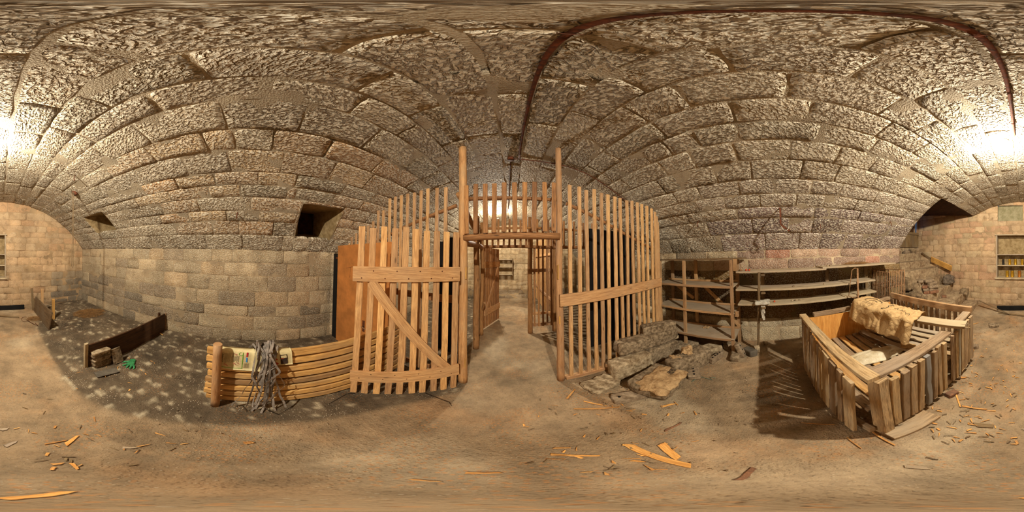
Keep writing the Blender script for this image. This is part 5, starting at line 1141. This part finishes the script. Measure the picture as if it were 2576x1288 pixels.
# ---- splinters and laths on the floor
big = [((1580,1118),(1738,1172),.045,'long pale curved offcut, largest of the wood strips on the floor'), ((1664,1117),(1708,1154),.045,'short pale offcut crossing the long curved one'), ((1385,1143),(1510,1146),.022,'thin straight pale strip left of the long curved offcut'), ((1443,1028),(1558,1024),.018,'thin lath lower one of the crossed pair by the fence'), ((1468,1009),(1528,1021),.018,'thin lath upper one of the crossed pair by the fence'), ((1426,1003),(1446,979),.022,'short pale lath near the right gateway post'),
 ((1393,1127),(1436,1126),.018,'short strip above the thin straight strip'), ((1664,1023),(1696,1015),.028,'pale wood offcut below the flat stone'), ((1673,1084),(1715,1063),.020,'dark reddish strip on the floor between offcuts and crate'), ((1858,1208),(1896,1176),.018,'dark red flat chip on the floor in front of the crate shadow'), ((0,1081),(20,1078),.03,'small grey chip at the left border of the view'), ((12,1122),(43,1110),.03,'pale grey splinter near the left border of the view'),
 ((165,1118),(195,1096),.028,'sharp pale splinter on the open floor at far left'), ((112,1117),(168,1107),.014,'long thin splinter beside the sharp pale one'), ((308,1126),(342,1126),.022,'grey brown chip on the open floor lower left'), ((2,1255),(172,1236),.025,'long thin lath right under the viewer'), ((2276,1173),(2338,1178),.030,'grey rounded slat piece on the floor in front of the crate'), ((2144,1040),(2252,1120),.014,'thin bent lath emerging under the near crate corner'), ((2130,1100),(2168,1128),.008,'thin straw like splinter left of the crate corner'),
 ((2420,1021),(2482,1030),.018,'thin brown lath on the floor right of the crate'), ((2404,988),(2416,1024),.016,'pale pointed splinter right of the crate'), ((2452,1068),(2500,1072),.05,'flat dark bark piece on the floor right of the crate'), ((1170,1190),(1262,1189),.02,'orange strip near the bottom centre of the view'), ((1030,1206),(1110,1212),.012,'thin orange splinter low in the centre left'), ((1590,1158),(1620,1162),.02,'small orange chip beside the long curved offcut'), ((2380,948),(2430,950),.06,'flat torn bark piece beside the crate bricks'), ((2435,818),(2462,812),.03,'thin board scrap behind the right end of the crate'),
 ((615,1115),(636,1112),.03,'pale triangular chip on the floor below the strap bundle'), ((2100,1068),(2015,1063),.008,'thin straw in the shadow left of the crate, longest one'), ((180,1165),(196,1180),.016,'small bent splinter in the lower left'), ((128,1168),(158,1166),.02,'short flat chip in the lower left'), ((2330,1150),(2360,1156),.012,'thin dark splinter in front of the crate corner board')]
for k, (a, b, w, lab) in enumerate(big):
    A, B = F(*a, .010), F(*b, .010); d = (B-A).normalized()
    m = W_CHIP if not any(t in lab for t in ('grey', 'dark')) else (W_DUST if 'grey' in lab else P_BRICK if 'red' in lab else W_BOARD)
    mb = MB(); plank(mb, A, B, w, .005, V((-d.y, d.x, 0)), seg=6, jit=.0015, ends=(rnd.uniform(-1, 1), rnd.uniform(-1, 1)), taper=rnd.uniform(.4, 1)); solo(mb, 'wood_splinter' if 'lath' not in lab else 'lath', m, lab, 'splinter')
rs = random.Random(21); protos = []
for k in range(8):
    mb = MB(); L = rs.uniform(.025, .07); plank(mb, (-L/2, 0, .004), (L/2, 0, .005), rs.uniform(.005, .016), .003, (0, 1, 0), seg=3, jit=.001, taper=rs.uniform(.2, 1), ends=(rs.uniform(-1, 1), 0)); me = None
    o = mb.build('wood_chip', W_CHIP if k % 3 else W_BOARD); protos.append(o)
zones = [(lambda: F(rs.uniform(2330, 2560), rs.uniform(930, 1120), .0), 110), (lambda: F(rs.uniform(1300, 1750), rs.uniform(1000, 1200), .0), 60), (lambda: F(rs.uniform(20, 480), rs.uniform(900, 1180), .0), 50), (lambda: F(rs.uniform(2430, 2570), rs.uniform(800, 930), .0), 40)]
cnt = 0
for fn, n in zones:
    for k in range(n):
        p = fn(); 
        if .62 < p.x < 2.1 and -2.05 < p.y < -.35: continue
        src = protos[cnt % 8]; o = src if cnt < 8 else src.copy()
        if cnt >= 8: C.objects.link(o)
        o.location = (p.x, p.y, .006); o.rotation_euler = (0, 0, rs.uniform(0, PI)); tag(o, 'small wood chip scattered on the bare floor', 'wood chip', 'small wood chips on the floor'); cnt += 1
mb = MB()
for k in range(700):
    r_ = rs.random()
    if r_ < .6: x, y = rs.uniform(-2.55, -.7), rs.uniform(-4.2, 1.3)
    else: x, y = rs.uniform(.4, 2.6), rs.uniform(.1, 1.6)
    if -1.5 < x < -1.05 and y > -.4: continue
    s_ = rs.uniform(.003, .011); b = len(mb.v)
    for q4 in ((1, 0, 0), (-.3, .9, 0), (-.8, -.7, 0), (0, .1, 1.0)): mb.v.append((x+q4[0]*s_*rs.uniform(.7, 1.2), y+q4[1]*s_, .008+q4[2]*s_*1.2+.006))
    for f_ in ((0, 1, 3), (1, 2, 3), (2, 0, 3), (0, 2, 1)): mb.face([b+i for i in f_])
tag(mb.build('floor_grit', P_STONEL), 'pale grit and crumbs scattered over the dirt floor', 'grit', None, 'stuff')
